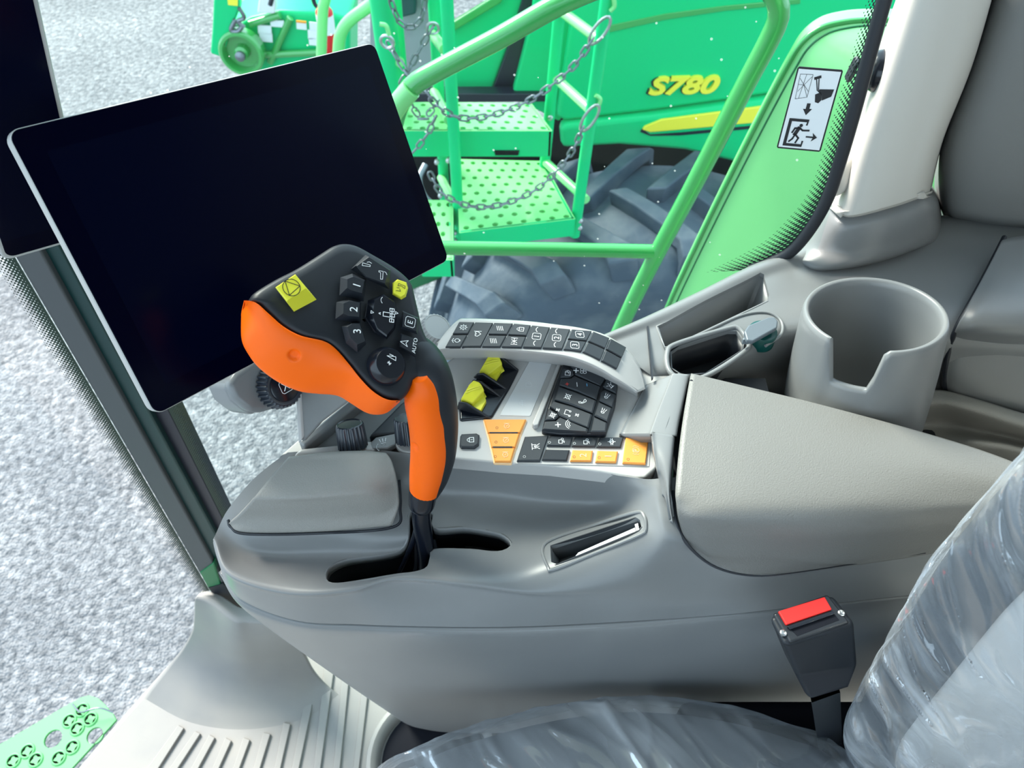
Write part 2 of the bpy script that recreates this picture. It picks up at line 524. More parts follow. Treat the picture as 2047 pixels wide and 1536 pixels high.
M['cool_grey'] = material('cool_grey_moulding', (.30, .315, .34, 1), .45, spec=.45, bump=[(900, .15, 2)], var=(14, (.22, .23, .25, 1), .5, .8))
M['wall_grey'] = material('grey_trim_panel', (.20, .205, .205, 1), .6, spec=.3, bump=[(500, .15, 2)])
M['pillar'] = material('beige_pillar_plastic', (.56, .54, .50, 1), .5, spec=.4, bump=[(900, .1, 2)])

# asphalt and gravel
def asphalt():
    m = bpy.data.materials.new('pale_gravel'); m.use_nodes = True
    nt = m.node_tree; b = nt.nodes['Principled BSDF']; N = nt.nodes.new; L = nt.links.new
    tc = N('ShaderNodeTexCoord')
    vo = N('ShaderNodeTexVoronoi'); vo.inputs['Scale'].default_value = 42
    vo2 = N('ShaderNodeTexVoronoi'); vo2.inputs['Scale'].default_value = 95
    nz = N('ShaderNodeTexNoise'); nz.inputs['Scale'].default_value = 1.3; nz.inputs['Detail'].default_value = 7
    n2 = N('ShaderNodeTexNoise'); n2.inputs['Scale'].default_value = 26; n2.inputs['Detail'].default_value = 5
    for x in (vo, vo2, nz, n2): L(tc.outputs['Object'], x.inputs['Vector'])
    r1 = N('ShaderNodeValToRGB'); r1.color_ramp.elements[0].color = (.085, .093, .104, 1); r1.color_ramp.elements[1].color = (.32, .325, .335, 1)
    r1.color_ramp.elements[0].position = .3; r1.color_ramp.elements[1].position = .72
    L(n2.outputs['Fac'], r1.inputs['Fac'])
    sep = N('ShaderNodeSeparateColor'); L(vo.outputs['Color'], sep.inputs[0])
    mx = N('ShaderNodeMix'); mx.data_type = 'RGBA'; mx.blend_type = 'MULTIPLY'; mx.inputs[0].default_value = .6
    r2 = N('ShaderNodeValToRGB'); r2.color_ramp.elements[0].color = (.45, .47, .5, 1); r2.color_ramp.elements[1].color = (1.25, 1.22, 1.2, 1)
    L(sep.outputs[0], r2.inputs['Fac'])
    L(r1.outputs['Color'], mx.inputs[6]); L(r2.outputs['Color'], mx.inputs[7])
    r3 = N('ShaderNodeValToRGB'); r3.color_ramp.elements[0].color = (.72, .74, .77, 1); r3.color_ramp.elements[1].color = (1.1, 1.1, 1.1, 1)
    r3.color_ramp.elements[0].position = .35; r3.color_ramp.elements[1].position = .65
    L(nz.outputs['Fac'], r3.inputs['Fac'])
    m2 = N('ShaderNodeMix'); m2.data_type = 'RGBA'; m2.blend_type = 'MULTIPLY'; m2.inputs[0].default_value = 1
    L(mx.outputs[2], m2.inputs[6]); L(r3.outputs['Color'], m2.inputs[7])
    L(m2.outputs[2], b.inputs['Base Color'])
    ad = N('ShaderNodeMath'); ad.operation = 'ADD'
    L(vo.outputs['Distance'], ad.inputs[0]); L(vo2.outputs['Distance'], ad.inputs[1])
    bp = N('ShaderNodeBump'); bp.inputs['Strength'].default_value = .8; bp.inputs['Distance'].default_value = .012; bp.invert = True
    L(ad.outputs[0], bp.inputs['Height']); L(bp.outputs[0], b.inputs['Normal'])
    b.inputs['Roughness'].default_value = .7
    return m
M['asphalt'] = asphalt()

def glass_mat(name, tint, haze=.0, dots=True):
    """thin window glass: clear, faintly tinted, mirror-like at grazing angles, with dust specks"""
    m = bpy.data.materials.new(name); m.use_nodes = True
    nt = m.node_tree; nt.nodes.clear(); N = nt.nodes.new; L = nt.links.new
    out = N('ShaderNodeOutputMaterial')
    tr = N('ShaderNodeBsdfTransparent'); tr.inputs[0].default_value = tint
    gl = N('ShaderNodeBsdfGlossy'); gl.inputs['Roughness'].default_value = .02
    lw = N('ShaderNodeLayerWeight'); lw.inputs[0].default_value = .5
    pw = N('ShaderNodeMath'); pw.operation = 'POWER'; pw.inputs[1].default_value = 5; L(lw.outputs['Facing'], pw.inputs[0])
    fr = N('ShaderNodeMath'); fr.operation = 'MULTIPLY_ADD'; fr.inputs[1].default_value = .6; fr.inputs[2].default_value = .008; L(pw.outputs[0], fr.inputs[0])
    mx = N('ShaderNodeMixShader'); L(fr.outputs[0], mx.inputs[0]); L(tr.outputs[0], mx.inputs[1]); L(gl.outputs[0], mx.inputs[2])
    last = mx
    if dots:
        tc = N('ShaderNodeTexCoord')
        vo = N('ShaderNodeTexVoronoi'); vo.inputs['Scale'].default_value = 95
        L(tc.outputs['Object'], vo.inputs['Vector'])
        lt = N('ShaderNodeMath'); lt.operation = 'LESS_THAN'; lt.inputs[1].default_value = .11
        L(vo.outputs['Distance'], lt.inputs[0])
        sp = N('ShaderNodeSeparateColor'); L(vo.outputs['Color'], sp.inputs[0])
        l2 = N('ShaderNodeMath'); l2.operation = 'LESS_THAN'; l2.inputs[1].default_value = .22; L(sp.outputs[0], l2.inputs[0])
        ml = N('ShaderNodeMath'); ml.operation = 'MULTIPLY'; L(lt.outputs[0], ml.inputs[0]); L(l2.outputs[0], ml.inputs[1])
        m3 = N('ShaderNodeMath'); m3.operation = 'MULTIPLY_ADD'; m3.inputs[1].default_value = .4; m3.inputs[2].default_value = haze
        L(ml.outputs[0], m3.inputs[0])
        df = N('ShaderNodeBsdfDiffuse'); df.inputs[0].default_value = (.85, .88, .85, 1)
        tl = N('ShaderNodeBsdfTranslucent'); tl.inputs[0].default_value = (.85, .88, .85, 1)
        ds = N('ShaderNodeMixShader'); ds.inputs[0].default_value = .5; L(df.outputs[0], ds.inputs[1]); L(tl.outputs[0], ds.inputs[2])
        m4 = N('ShaderNodeMixShader'); L(m3.outputs[0], m4.inputs[0]); L(mx.outputs[0], m4.inputs[1]); L(ds.outputs[0], m4.inputs[2])
        last = m4
    L(last.outputs[0], out.inputs[0])
    return m
M['glass'] = glass_mat('side_window_glass', (.88, .97, .955, 1), .006)
M['glass2'] = glass_mat('windscreen_glass', (.96, .985, 1, 1), .0, False)

def frit_mat():
    """printed ceramic band: solid at the rim, dots thinning inwards (uses the UV map: v = 0 rim, 1 inner edge)"""
    m = bpy.data.materials.new('ceramic_dot_print'); m.use_nodes = True
    nt = m.node_tree; nt.nodes.clear(); N = nt.nodes.new; L = nt.links.new
    out = N('ShaderNodeOutputMaterial')
    uv = N('ShaderNodeUVMap')
    sep = N('ShaderNodeSeparateXYZ'); L(uv.outputs[0], sep.inputs[0])
    def math_(op, a, b=None, val=None):
        n = N('ShaderNodeMath'); n.operation = op
        if isinstance(a, (int, float)): n.inputs[0].default_value = a
        else: L(a, n.inputs[0])
        if b is not None:
            if isinstance(b, (int, float)): n.inputs[1].default_value = b
            else: L(b, n.inputs[1])
        return n.outputs[0]
    # staggered dots: sin(u)*sin(v) lattice
    su = math_('SINE', math_('MULTIPLY', sep.outputs[0], math.pi))          # u counted in dots
    sv = math_('SINE', math_('MULTIPLY', sep.outputs[1], math.pi * 10))
    lat = math_('MULTIPLY', su, sv)
    lat = math_('ADD', math_('MULTIPLY', lat, .5), .5)
    thr = math_('ADD', math_('MULTIPLY', sep.outputs[1], 1.0), -.08)
    fac = math_('GREATER_THAN', lat, thr)
    tr = N('ShaderNodeBsdfTransparent')
    df = N('ShaderNodeBsdfPrincipled'); df.inputs['Base Color'].default_value = (.006, .03, .02, 1); df.inputs['Roughness'].default_value = .4
    mx = N('ShaderNodeMixShader'); L(fac, mx.inputs[0]); L(tr.outputs[0], mx.inputs[1]); L(df.outputs[0], mx.inputs[2])
    L(mx.outputs[0], out.inputs[0])
    return m
M['frit'] = frit_mat()

def film_mat(name, D, sc, detail, lo, hi, st):
    m = bpy.data.materials.new(name); m.use_nodes = True
    nt = m.node_tree; nt.nodes.clear(); N = nt.nodes.new; L = nt.links.new
    out = N('ShaderNodeOutputMaterial')
    tc = N('ShaderNodeTexCoord')
    m0_ = N('ShaderNodeMapping'); m0_.inputs['Rotation'].default_value = Vector(D).normalized().rotation_difference(Vector((1, 0, 0))).to_euler()
    L(tc.outputs['Object'], m0_.inputs['Vector'])
    mp = N('ShaderNodeMapping'); mp.inputs['Scale'].default_value = sc
    L(m0_.outputs[0], mp.inputs['Vector'])
    nz = N('ShaderNodeTexNoise'); nz.inputs['Scale'].default_value = 1.0; nz.inputs['Detail'].default_value = detail; nz.inputs['Roughness'].default_value = .5
    nz.inputs['Distortion'].default_value = .25
    L(mp.outputs[0], nz.inputs['Vector'])
    bp = N('ShaderNodeBump'); bp.inputs['Strength'].default_value = st; bp.inputs['Distance'].default_value = .016
    L(nz.outputs['Fac'], bp.inputs['Height'])
    tr = N('ShaderNodeBsdfTransparent'); tr.inputs[0].default_value = (.93, .96, 1, 1)
    gl = N('ShaderNodeBsdfGlossy'); gl.inputs['Roughness'].default_value = .10; L(bp.outputs[0], gl.inputs['Normal'])
    gl.inputs[0].default_value = (.95, .97, 1, 1)
    df = N('ShaderNodeBsdfDiffuse'); df.inputs[0].default_value = (.84, .88, .93, 1); L(bp.outputs[0], df.inputs['Normal'])
    tl = N('ShaderNodeBsdfTranslucent'); tl.inputs[0].default_value = (.8, .84, .88, 1)
    m0 = N('ShaderNodeMixShader'); m0.inputs[0].default_value = .35; L(df.outputs[0], m0.inputs[1]); L(tl.outputs[0], m0.inputs[2])
    m1 = N('ShaderNodeMixShader'); m1.inputs[0].default_value = .52; L(m0.outputs[0], m1.inputs[1]); L(gl.outputs[0], m1.inputs[2])
    rp = N('ShaderNodeMapRange'); rp.inputs[1].default_value = .44; rp.inputs[2].default_value = .68; rp.inputs[3].default_value = lo; rp.inputs[4].default_value = hi  # noise paints white highlight streaks into the film's opacity
    L(nz.outputs['Fac'], rp.inputs[0])
    m2 = N('ShaderNodeMixShader'); L(rp.outputs[0], m2.inputs[0]); L(tr.outputs[0], m2.inputs[1]); L(m1.outputs[0], m2.inputs[2])
    L(m2.outputs[0], out.inputs[0])
    return m
M['film'] = film_mat('clear_plastic_film', (.45, -.35, -.80), (6, 26, 26), 3, .26, .85, .9)
M['film_soft'] = film_mat('soft_plastic_film', (.62, -.75, .1), (5, 18, 18), 3, .34, .78, .8)
# ================================================================== THE SETTING
# ground round the machines
gv = [(-30, -14, -2.0), (24, -14, -2.0), (24, 40, -2.0), (-30, 40, -2.0)]
ground = build('ground', gv, [(0, 1, 2, 3)], M['asphalt'], smooth=False)
tag(ground, 'pale grey gravelly asphalt yard', None, kind='structure')

def gy(x, z):                           # the bowed side window
    y = 0.635 - (1.66 if x < -.12 else .617) * (x + .12) ** 2
    return y + 0.12 * max(0, z - .75)
def gp(u, v, off=0.0):                  # a place on the side window
    y = .58
    for _ in range(12):
        p = py(u, v, y); y = gy(p.x, p.z) - off
    return py(u, v, y)

# ---- cab floor with its raised ribs
edge_px = [(60, 1660), (105, 1590), (150, 1536), (245, 1425), (325, 1335), (392, 1262), (440, 1215)]
fl = [pz(u, v, 0) for u, v in edge_px]
fpoly = fl + [Vector((-.38, .56, 0)), Vector((.95, .60, 0)), Vector((.95, -.75, 0)), Vector((-.70, -.75, 0))]
floor = prism('floor', fpoly, Vector((0, 0, -.05)), M['floor_mat'])
tag(floor, 'light taupe ribbed vinyl floor of the cab', None, kind='structure')
wellc = pz(868, 1522, 0.0)
cutc = lathe('cutter', wellc, (0, 0, 1), [(.083, -.09), (.083, .05)], M['hole'], k=48)
cut(floor, [cutc])
bevel(floor, .012, 3)
ribs = [((356, 1449), (368, 1456), (293, 1536), (317, 1536)), ((390, 1461), (401, 1467), (338, 1536), (356, 1536)),
        ((418, 1468), (430, 1475), (381, 1536), (397, 1536)), ((450, 1474), (463, 1481), (424, 1536), (438, 1536)),
        ((486, 1474), (500, 1479), (465, 1536), (479, 1536)), ((526, 1464), (541, 1467), (506, 1536), (520, 1536)),
        ((566, 1444), (581, 1447), (548, 1536), (561, 1536)), ((608, 1402), (625, 1406), (583, 1536), (598, 1536)),
        ((648, 1335), (667, 1346), (627, 1536), (641, 1536)), ((683, 1355), (697, 1367), (666, 1536), (680, 1536)),
        ((722, 1382), (735, 1392), (706, 1536), (718, 1536))]
for a, b, c, d in ribs:
    ta, tb, tc_, td = [pz(u, v, .005) for u, v in (a, b, c, d)]
    e1 = (tc_ - ta).normalized() * .12; e2 = (td - tb).normalized() * .12
    prism('rib', [ta, tb, td + e2, tc_ + e1], Vector((0, 0, -.0065)), M['floor_mat'], floor, bev=.0015, seg=1)
lathe('floor_well', wellc, (0, 0, 1), [(.100, .0), (.101, .012), (.098, .019), (.092, .022), (.086, .019), (.081, .010), (.078, -.04), (.075, -.085), (0, -.085)],
      [M['floor_mat']], floor, k=48)['label'] = 'round moulded well sunk in the floor'
lathe('well_shade', wellc, (0, 0, 1), [(.0775, .004), (.0765, -.04), (.073, -.082), (0, -.082)], M['hole'], floor, k=40)  # black inner skin painted for the shade down in the well
# moulded flare at the foot of the front post
loft('corner_moulding', [
    [(405, 1180, .212), (440, 1190, .212), (480, 1215, .212), (520, 1212, .212), (590, 1225, .212)],
    [(392, 1194, .215), (425, 1203, .215), (470, 1236, .215), (500, 1239, .215), (575, 1250, .215)],
    [(389, 1206, .203), (424, 1220, .203), (468, 1252, .203), (505, 1254, .203), (582, 1262, .203)],
    [(388, 1235, .165), (428, 1262, .155), (472, 1290, .150), (520, 1290, .150), (596, 1285, .150)],
    [(384, 1262, .115), (428, 1300, .095), (478, 1328, .088), (535, 1325, .088), (610, 1310, .090)],
    [(366, 1295, .068), (422, 1342, .050), (486, 1368, .042), (552, 1362, .042), (626, 1340, .042)],
    [(338, 1330, .034), (410, 1385, .022), (492, 1408, .016), (574, 1398, .016), (645, 1362, .016)],
    [(300, 1378, .010), (392, 1428, .006), (500, 1446, .003), (600, 1426, .003), (668, 1382, .003)],
    [(285, 1400, -.002), (380, 1455, -.003), (500, 1474, -.003), (620, 1450, -.003), (690, 1400, -.003)]],
    M['floor_mat'], floor, 60, 70, .004)

# ---- front corner post
post = empty('trim_1', (-.43, .46, .2), 'grey and dark green front corner post of the cab', None, kind='structure')
def line_at(a, b, v):
    t = (v - a[1]) / (b[1] - a[1]); return (a[0] + (b[0] - a[0]) * t, v)
Lg0 = ((39, 530), (419, 1181)); Lg1 = ((91, 520), (430, 1133)); Lg2 = ((301, 829), (421, 1051)); Lg3 = ((340, 826), (437, 1020))
def strip(name, A, B, y, dy, mat, v0=80, v1=1195):
    q = [line_at(*A, v0), line_at(*B, v0), line_at(*B, v1), line_at(*A, v1)]
    return prism(name, [py(u, v, y) for u, v in q], Vector((0, dy, 0)), mat, post, bev=.002)
strip('post_trim', Lg0, Lg1, .460, .02, M['post_grey'])
strip('post_frame', Lg1, Lg2, .466, .03, M['post_green'])
strip('post_seal', Lg2, Lg3, .474, .03, M['dark_trim'])
a, b = line_at(*Lg0, 1150), line_at(*Lg1, 1110)
prism('post_foot', [py(a[0] - 2, 1146, .458), py(427, 1126, .458), py(447, 1185, .458), py(419, 1183, .458)], Vector((0, .01, 0)), M['green_dark'], post, bev=.002)
prism('post_base_seal', [py(417, 1176, .457), py(445, 1168, .457), py(560, 1250, .457), py(470, 1235, .457)], Vector((0, .02, 0)), M['gasket'], post)

# ---- windscreen in front and side window to the right
def uv_strip(name, outer, inner, mat, parent, dot=.0042):
    """band between two polylines (world points) with a UV map: u counts dots, v runs 0..1 inwards"""
    n = 160
    A = arcspline(outer, n); B = arcspline(inner, n)
    V = A + B
    F = [(i, i + 1, n + i + 1, n + i) for i in range(n - 1)]
    o = build(name, V, F, mat, parent, smooth=False)
    uvl = o.data.uv_layers.new(name='UVMap')
    L = [0]
    for p, q in zip(A, A[1:]): L.append(L[-1] + (q - p).length / dot)
    for poly in o.data.polygons:
        for li in poly.loop_indices:
            vi = o.data.loops[li].vertex_index
            uvl.data[li].uv = (L[vi % n], 0.0 if vi < n else 1.0)
    return o

def sheet(name, fx, ny, nz, mat, label):
    V = [fx(i / (ny - 1), j / (nz - 1)) for j in range(nz) for i in range(ny)]
    o = build(name, V, grid_faces(nz, ny), mat, angle=80)
    tag(o, label, None, kind='structure')
    return o
# side window
def side_pt(s, t):
    x = -.425 + s * .705; z = .02 + t * 1.62
    return Vector((x, gy(x, z), z))
win1 = sheet('window_1', side_pt, 24, 20, M['glass'], 'bowed side window of the cab, faintly green tinted and dusty')
seal_px = [(1810, -120), (1782, -40), (1768, 0), (1738, 110), (1706, 230), (1680, 320), (1655, 395), (1622, 455), (1585, 500), (1545, 523), (1500, 540)]
seal = [gp(u, v, .004) for u, v in seal_px]
tube('window_seal', seal, .0055, M['gasket'], win1, k=10, n=60)
frit_in = [(1768, -120), (1745, -40), (1732, 0), (1702, 110), (1668, 225), (1640, 320), (1612, 390), (1572, 440), (1530, 480), (1480, 510), (1410, 545)]
uv_strip('dotted_border', [gp(u, v, .0025) for u, v in seal_px], [gp(u, v, .0025) for u, v in frit_in], M['frit'], win1, .0023)
pr = [py(*line_at(*Lg3, v), .471) for v in (300, 500, 700, 830, 920, 1020, 1100)]
uv_strip('dotted_border', pr, [p + Vector((.013, .004, 0)) for p in pr], M['frit'], win1, .0020)
# windscreen
wc = [Vector((-.432, .466, 0)), Vector((-.54, .44, 0)), Vector((-.66, .27, 0)), Vector((-.71, .0, 0)), Vector((-.72, -.35, 0)), Vector((-.70, -.72, 0))]
wcs = spline(wc, 26)
def front_pt(s, t):
    p = wcs[min(25, int(round(s * 25)))]
    return Vector((p.x - .10 * t, p.y, .0 + 1.66 * t))
win2 = sheet('window_2', front_pt, 26, 8, M['glass2'], 'curved clear windscreen at the front of the cab')
pl = [py(*line_at(*Lg0, v), .459) for v in (80, 300, 530, 700, 900, 1040, 1181)]
uv_strip('dotted_border', pl, [p + Vector((-.016, -.004, 0)) for p in pl], M['frit'], win2, .0020)

# ---- rear door pillar
pil = empty('trim_2', (.30, .56, .765), 'beige plastic door pillar with a flared grey foot', None, kind='structure')
loft('pillar_cover', [
    [('y', 1812, -60, .645), ('y', 1822, -60, .60), ('y', 1850, -60, .578), ('y', 1930, -60, .575), ('y', 1992, -60, .590), ('y', 2000, -60, .66)],
    [('y', 1745, 130, .632), ('y', 1760, 130, .588), ('y', 1790, 130, .563), ('y', 1875, 130, .560), ('y', 1936, 130, .575), ('y', 1945, 130, .65)],
    [('y', 1695, 290, .618), ('y', 1708, 292, .578), ('y', 1735, 296, .550), ('y', 1825, 292, .547), ('y', 1878, 280, .563), ('y', 1888, 275, .64)],
    [('y', 1660, 388, .608), ('y', 1674, 402, .568), ('y', 1702, 418, .540), ('y', 1790, 398, .538), ('y', 1852, 376, .556), ('y', 1864, 370, .63)],
    [('y', 1655, 398, .606), ('y', 1668, 412, .566), ('y', 1700, 430, .541), ('y', 1790, 409, .540), ('y', 1856, 385, .557), ('y', 1866, 380, .63)],
    [('y', 1655, 405, .612), ('y', 1668, 418, .574), ('y', 1700, 436, .552), ('y', 1790, 414, .552), ('y', 1856, 390, .566), ('y', 1866, 385, .63)]],
    M['pillar'], pil, 44, 44, .004)
loft('pillar_foot', [
    [('y', 1652, 392, .620), ('y', 1668, 404, .582), ('y', 1700, 424, .556), ('y', 1790, 403, .556), ('y', 1852, 378, .572), ('y', 1864, 372, .65)],
    [('y', 1640, 415, .60), ('y', 1655, 432, .565), ('y', 1690, 452, .543), ('y', 1790, 432, .543), ('y', 1866, 404, .562), ('y', 1876, 396, .64)],
    [('y', 1606, 470, .585), ('y', 1625, 490, .553), ('y', 1680, 503, .535), ('y', 1780, 485, .537), ('y', 1870, 448, .562), ('y', 1884, 440, .64)],
    [('y', 1582, 505, .562), ('y', 1605, 525, .538), ('y', 1650, 538, .526), ('y', 1760, 520, .532), ('y', 1868, 480, .562), ('y', 1890, 472, .64)],
    [(1580, 512, .755), (1604, 531, .755), (1650, 543, .755), (1760, 526, .755), (1868, 487, .755), (1892, 476, .755)]],
    M['taupe'], pil, 44, 36, .004)
pb = pd(1674, 352, .80)
bx = (pd(1690, 315, .80) - pd(1660, 390, .80)).normalized()
V, F = tube_geo(spline([py(1690, 318, .582), py(1688, 326, .572), py(1680, 350, .566), py(1673, 372, .562), py(1668, 388, .568)], 20), [v.x for v in spline([Vector((r_, 0, 0)) for r_ in (.002, .0075, .0095, .0085, .002)], 20)], 16)
build('pillar_button', V, F, M['pillar'], pil, angle=70)
# black latch knob on the pillar edge
lk = py(1742, 140, .590)
latch = empty('window_latch', lk, 'small black round latch knob on the window seal beside the pillar', 'latch')
la = Vector((.85, -.45, .1)).normalized()
lathe('latch_knob', lk, la, [(.006, -.010), (.007, .0), (.015, .001), (.0165, .005), (.015, .011), (.009, .013), (0, .013)], M['black_gloss'], latch, k=28)
box('latch_plate', lk - la * .008 + Vector((-.004, .006, -.004)), Vector((.002, .001, 0)), Vector((0, .005, 0)), Vector((.001, 0, .009)), M['gasket'], latch, bev=.001)

# ---- ledge beneath the window
ledge = empty('wall_right', (.25, .5, .70), 'taupe moulded ledge under the side window with storage recesses', None, kind='structure')
led = loft('ledge_cover', [
    [(1190, 690, .70), (1270, 655, .70), (1390, 600, .70), (1490, 545, .70), (1570, 515, .70), (1670, 480, .71), (1850, 440, .72), (2150, 440, .72)],
    [(1205, 670, .756), (1290, 634, .758), (1400, 582, .760), (1500, 533, .760), (1575, 506, .762), (1680, 470, .765), (1850, 436, .768), (2150, 436, .770)],
    [(1215, 690, .757), (1300, 660, .759), (1410, 615, .761), (1510, 566, .761), (1590, 540, .763), (1700, 520, .765), (1870, 500, .768), (2150, 500, .770)],
    [(1250, 715, .756), (1330, 685, .758), (1440, 640, .760), (1530, 600, .760), (1620, 580, .762), (1740, 565, .764), (1890, 560, .766), (2150, 560, .770)],
    [(1300, 750, .752), (1380, 735, .755), (1480, 700, .756), (1560, 660, .757), (1660, 650, .757), (1780, 650, .757), (1900, 660, .757), (2150, 680, .760)],
    [(1320, 775, .735), (1400, 765, .738), (1500, 730, .738), (1580, 690, .738), (1690, 690, .735), (1800, 710, .735), (1900, 720, .730), (2150, 740, .730)],
    [(1340, 820, .70), (1430, 810, .69), (1530, 790, .68), (1610, 770, .675), (1720, 780, .67), (1820, 800, .67), (1920, 820, .665), (2150, 860, .66)],
    [(1360, 870, .67), (1450, 860, .65), (1550, 850, .64), (1640, 840, .63), (1740, 850, .63), (1850, 880, .63), (1950, 900, .63), (2150, 960, .63)]],
    M['taupe'], ledge, 70, 60, .004)
apply_mods(led)
def recess(px, z, depth, mat, name, label, inward=.92, drop=.03, grow=0):
    top = [pz(u, v, z) + Vector((0, 0, drop)) for u, v in px]
    cutter = prism('cutter', top, Vector((0, 0, -(depth + drop))), M['hole'])
    cut(led, [cutter])
    rim = [pz(u, v, z) for u, v in px]
    c = sum(rim, Vector()) / len(rim); k = len(rim)
    V = [c + (p - c) * 1.012 for p in rim] + [c + (p - c) * inward + Vector((0, 0, -depth)) for p in rim]
    F = [(i, (i + 1) % k, k + (i + 1) % k, k + i) for i in range(k)] + [tuple(range(k, 2 * k))]
    o = build(name, V, F, mat, ledge, angle=35)
    solid(o, .0015, 1)
    o['label'] = label
    return o
recess([(1316, 652), (1500, 560), (1518, 551), (1526, 553), (1537, 590), (1535, 600), (1345, 690), (1331, 692)], .760, .05, M['taupe'], 'storage_tray', 'long open storage tray under the window')
recess([(1342, 704), (1356, 694), (1455, 664), (1472, 664), (1486, 684), (1484, 698), (1410, 745), (1365, 748), (1345, 735)], .758, .035, M['key_black'], 'phone_pocket', 'dark pocket with rounded corners')
rimpx = [(1334, 706), (1352, 688), (1455, 657), (1478, 658), (1495, 684), (1490, 702), (1412, 752), (1362, 757), (1337, 740)]
rim = arcspline([pz(u, v, .760) for u, v in rimpx], 60, True)
V, F = tube_geo(rim + [rim[0]], .0022, 10, cap=False)
build('pocket_rim', V, F, M['taupe'], ledge)
rim = arcspline([pz(u, v, .760) for u, v in [(1330, 700), (1400, 668), (1480, 632), (1530, 625), (1560, 640), (1562, 668), (1530, 692)]], 60)
V, F = tube_geo(rim, .0014, 10)
build('ledge_bead', V, F, M['taupe'], ledge)
# power socket with its hinged cover
sock = pz(1523, 668, .760)
so = lathe('power_socket', sock, (0, 0, 1), [(.0125, -.01), (.0125, .003), (.0118, .0045), (.010, .005), (0, .005)], M['teal'], ledge, k=32)
so['label'] = 'dark teal round power socket'
prism('socket_cover', [pz(u, v, .774) for u, v in [(1488, 662), (1496, 650), (1535, 634), (1549, 633), (1556, 642), (1554, 655), (1506, 682), (1493, 680)]],
      Vector((0, 0, -.005)), M['blue_grey'], ledge, bev=.0015)['label'] = 'blue grey hinged socket cover'
box('cover_hinge', pz(1491, 682, .768), Vector((.003, 0, 0)), Vector((0, .0015, 0)), Vector((0, 0, .003)), M['blue_grey'], ledge, bev=.0008)
prism('panel_gap', [pz(u, v, .7605) for u, v in [(1292, 644), (1295, 643), (1306, 755), (1303, 757)]], Vector((0, 0, -.003)), M['gasket'], ledge)

# ---- rear quarter trim
rear = empty('wall_rear', (.46, .55, .70), 'grey rear quarter trim panels behind the pillar', None, kind='structure')
loft('upper_trim', [
    [('y', 1994, -60, .70), ('y', 2004, -60, .645), ('y', 2040, -60, .615), ('y', 2120, -60, .60), ('y', 2300, -60, .60)],
    [('y', 1930, 130, .69), ('y', 1940, 130, .635), ('y', 1975, 130, .605), ('y', 2080, 130, .59), ('y', 2300, 130, .59)],
    [('y', 1878, 280, .68), ('y', 1888, 280, .625), ('y', 1925, 282, .595), ('y', 2040, 286, .58), ('y', 2300, 290, .58)],
    [('y', 1868, 380, .67), ('y', 1880, 385, .618), ('y', 1915, 395, .590), ('y', 2040, 410, .575), ('y', 2300, 420, .575)],
    [('y', 1880, 425, .665), ('y', 1892, 432, .615), ('y', 1925, 438, .592), ('y', 2047, 456, .578), ('y', 2300, 480, .578)],
    [('y', 1885, 440, .68), ('y', 1897, 444, .64), ('y', 1930, 450, .63), ('y', 2047, 468, .62), ('y', 2300, 490, .62)]],
    M['wall_grey'], rear, 40, 40, .004)
loft('lower_trim', [
    [(2004, 480, .79), (2040, 472, .79), (2120, 470, .79), (2300, 470, .79)],
    [(1970, 545, .785), (2005, 548, .788), (2100, 550, .79), (2300, 550, .79)],
    [(1935, 610, .778), (1975, 620, .782), (2080, 630, .785), (2300, 640, .785)],
    [(1912, 655, .765), (1955, 660, .770), (2060, 668, .772), (2300, 680, .772)],
    [(1900, 690, .742), (1940, 692, .745), (2050, 700, .747), (2300, 712, .747)],
    [(1890, 750, .715), (1925, 760, .715), (2047, 775, .715), (2300, 800, .715)],
    [(1892, 785, .69), (1930, 800, .69), (2047, 828, .69), (2300, 870, .69)],
    [(1896, 800, .665), (1935, 815, .665), (2047, 840, .665), (2300, 880, .665)]],
    M['taupe'], rear, 30, 50, .004)
sg = [pz(2008, 474, .787), pz(1972, 545, .782), pz(1937, 610, .775), pz(1912, 656, .762), pz(1897, 700, .74), pz(1887, 752, .715), pz(1890, 785, .69)]
tube('panel_gap', sg, .0022, M['gasket'], rear, k=8, n=40)
loft('rear_tray', [
    [(1830, 790, .70), (1880, 780, .70), (1960, 800, .70), (2060, 830, .70), (2300, 890, .70)],
    [(1820, 820, .695), (1880, 810, .695), (1960, 830, .695), (2060, 860, .695), (2300, 920, .695)],
    [(1790, 850, .66), (1880, 845, .66), (1960, 862, .665), (2060, 885, .665), (2300, 950, .66)],
    [(1760, 880, .655), (1880, 880, .655), (1970, 890, .67), (2060, 905, .675), (2300, 970, .67)],
    [(1740, 920, .65), (1880, 930, .65), (1990, 930, .65), (2080, 950, .65), (2300, 1010, .65)]],
    M['taupe_grain'], rear, 40, 30, .004)

# ---- roof lining and rear wall close the cab
ceil = box('ceiling', (.10, -.08, 1.74), (.88, 0, 0), (0, .74, 0), (0, 0, .04), M['pillar'], bev=.02)
tag(ceil, 'beige roof lining of the cab', None, kind='structure')
bw = box('wall_back', (.98, -.08, .85), (.03, 0, 0), (0, .72, 0), (0, 0, .85), M['wall_grey'], bev=.01)
tag(bw, 'grey rear wall of the cab behind the seat', None, kind='structure')
lw = box('wall_left_blocker', (.10, -.80, .42), (.80, 0, 0), (0, .03, 0), (0, 0, .44), M['wall_grey'], bev=.01)  # unseen panel added to cut the light from the left
tag(lw, 'unseen grey lower panel added on the left side of the cab to cut the light', None, kind='structure')
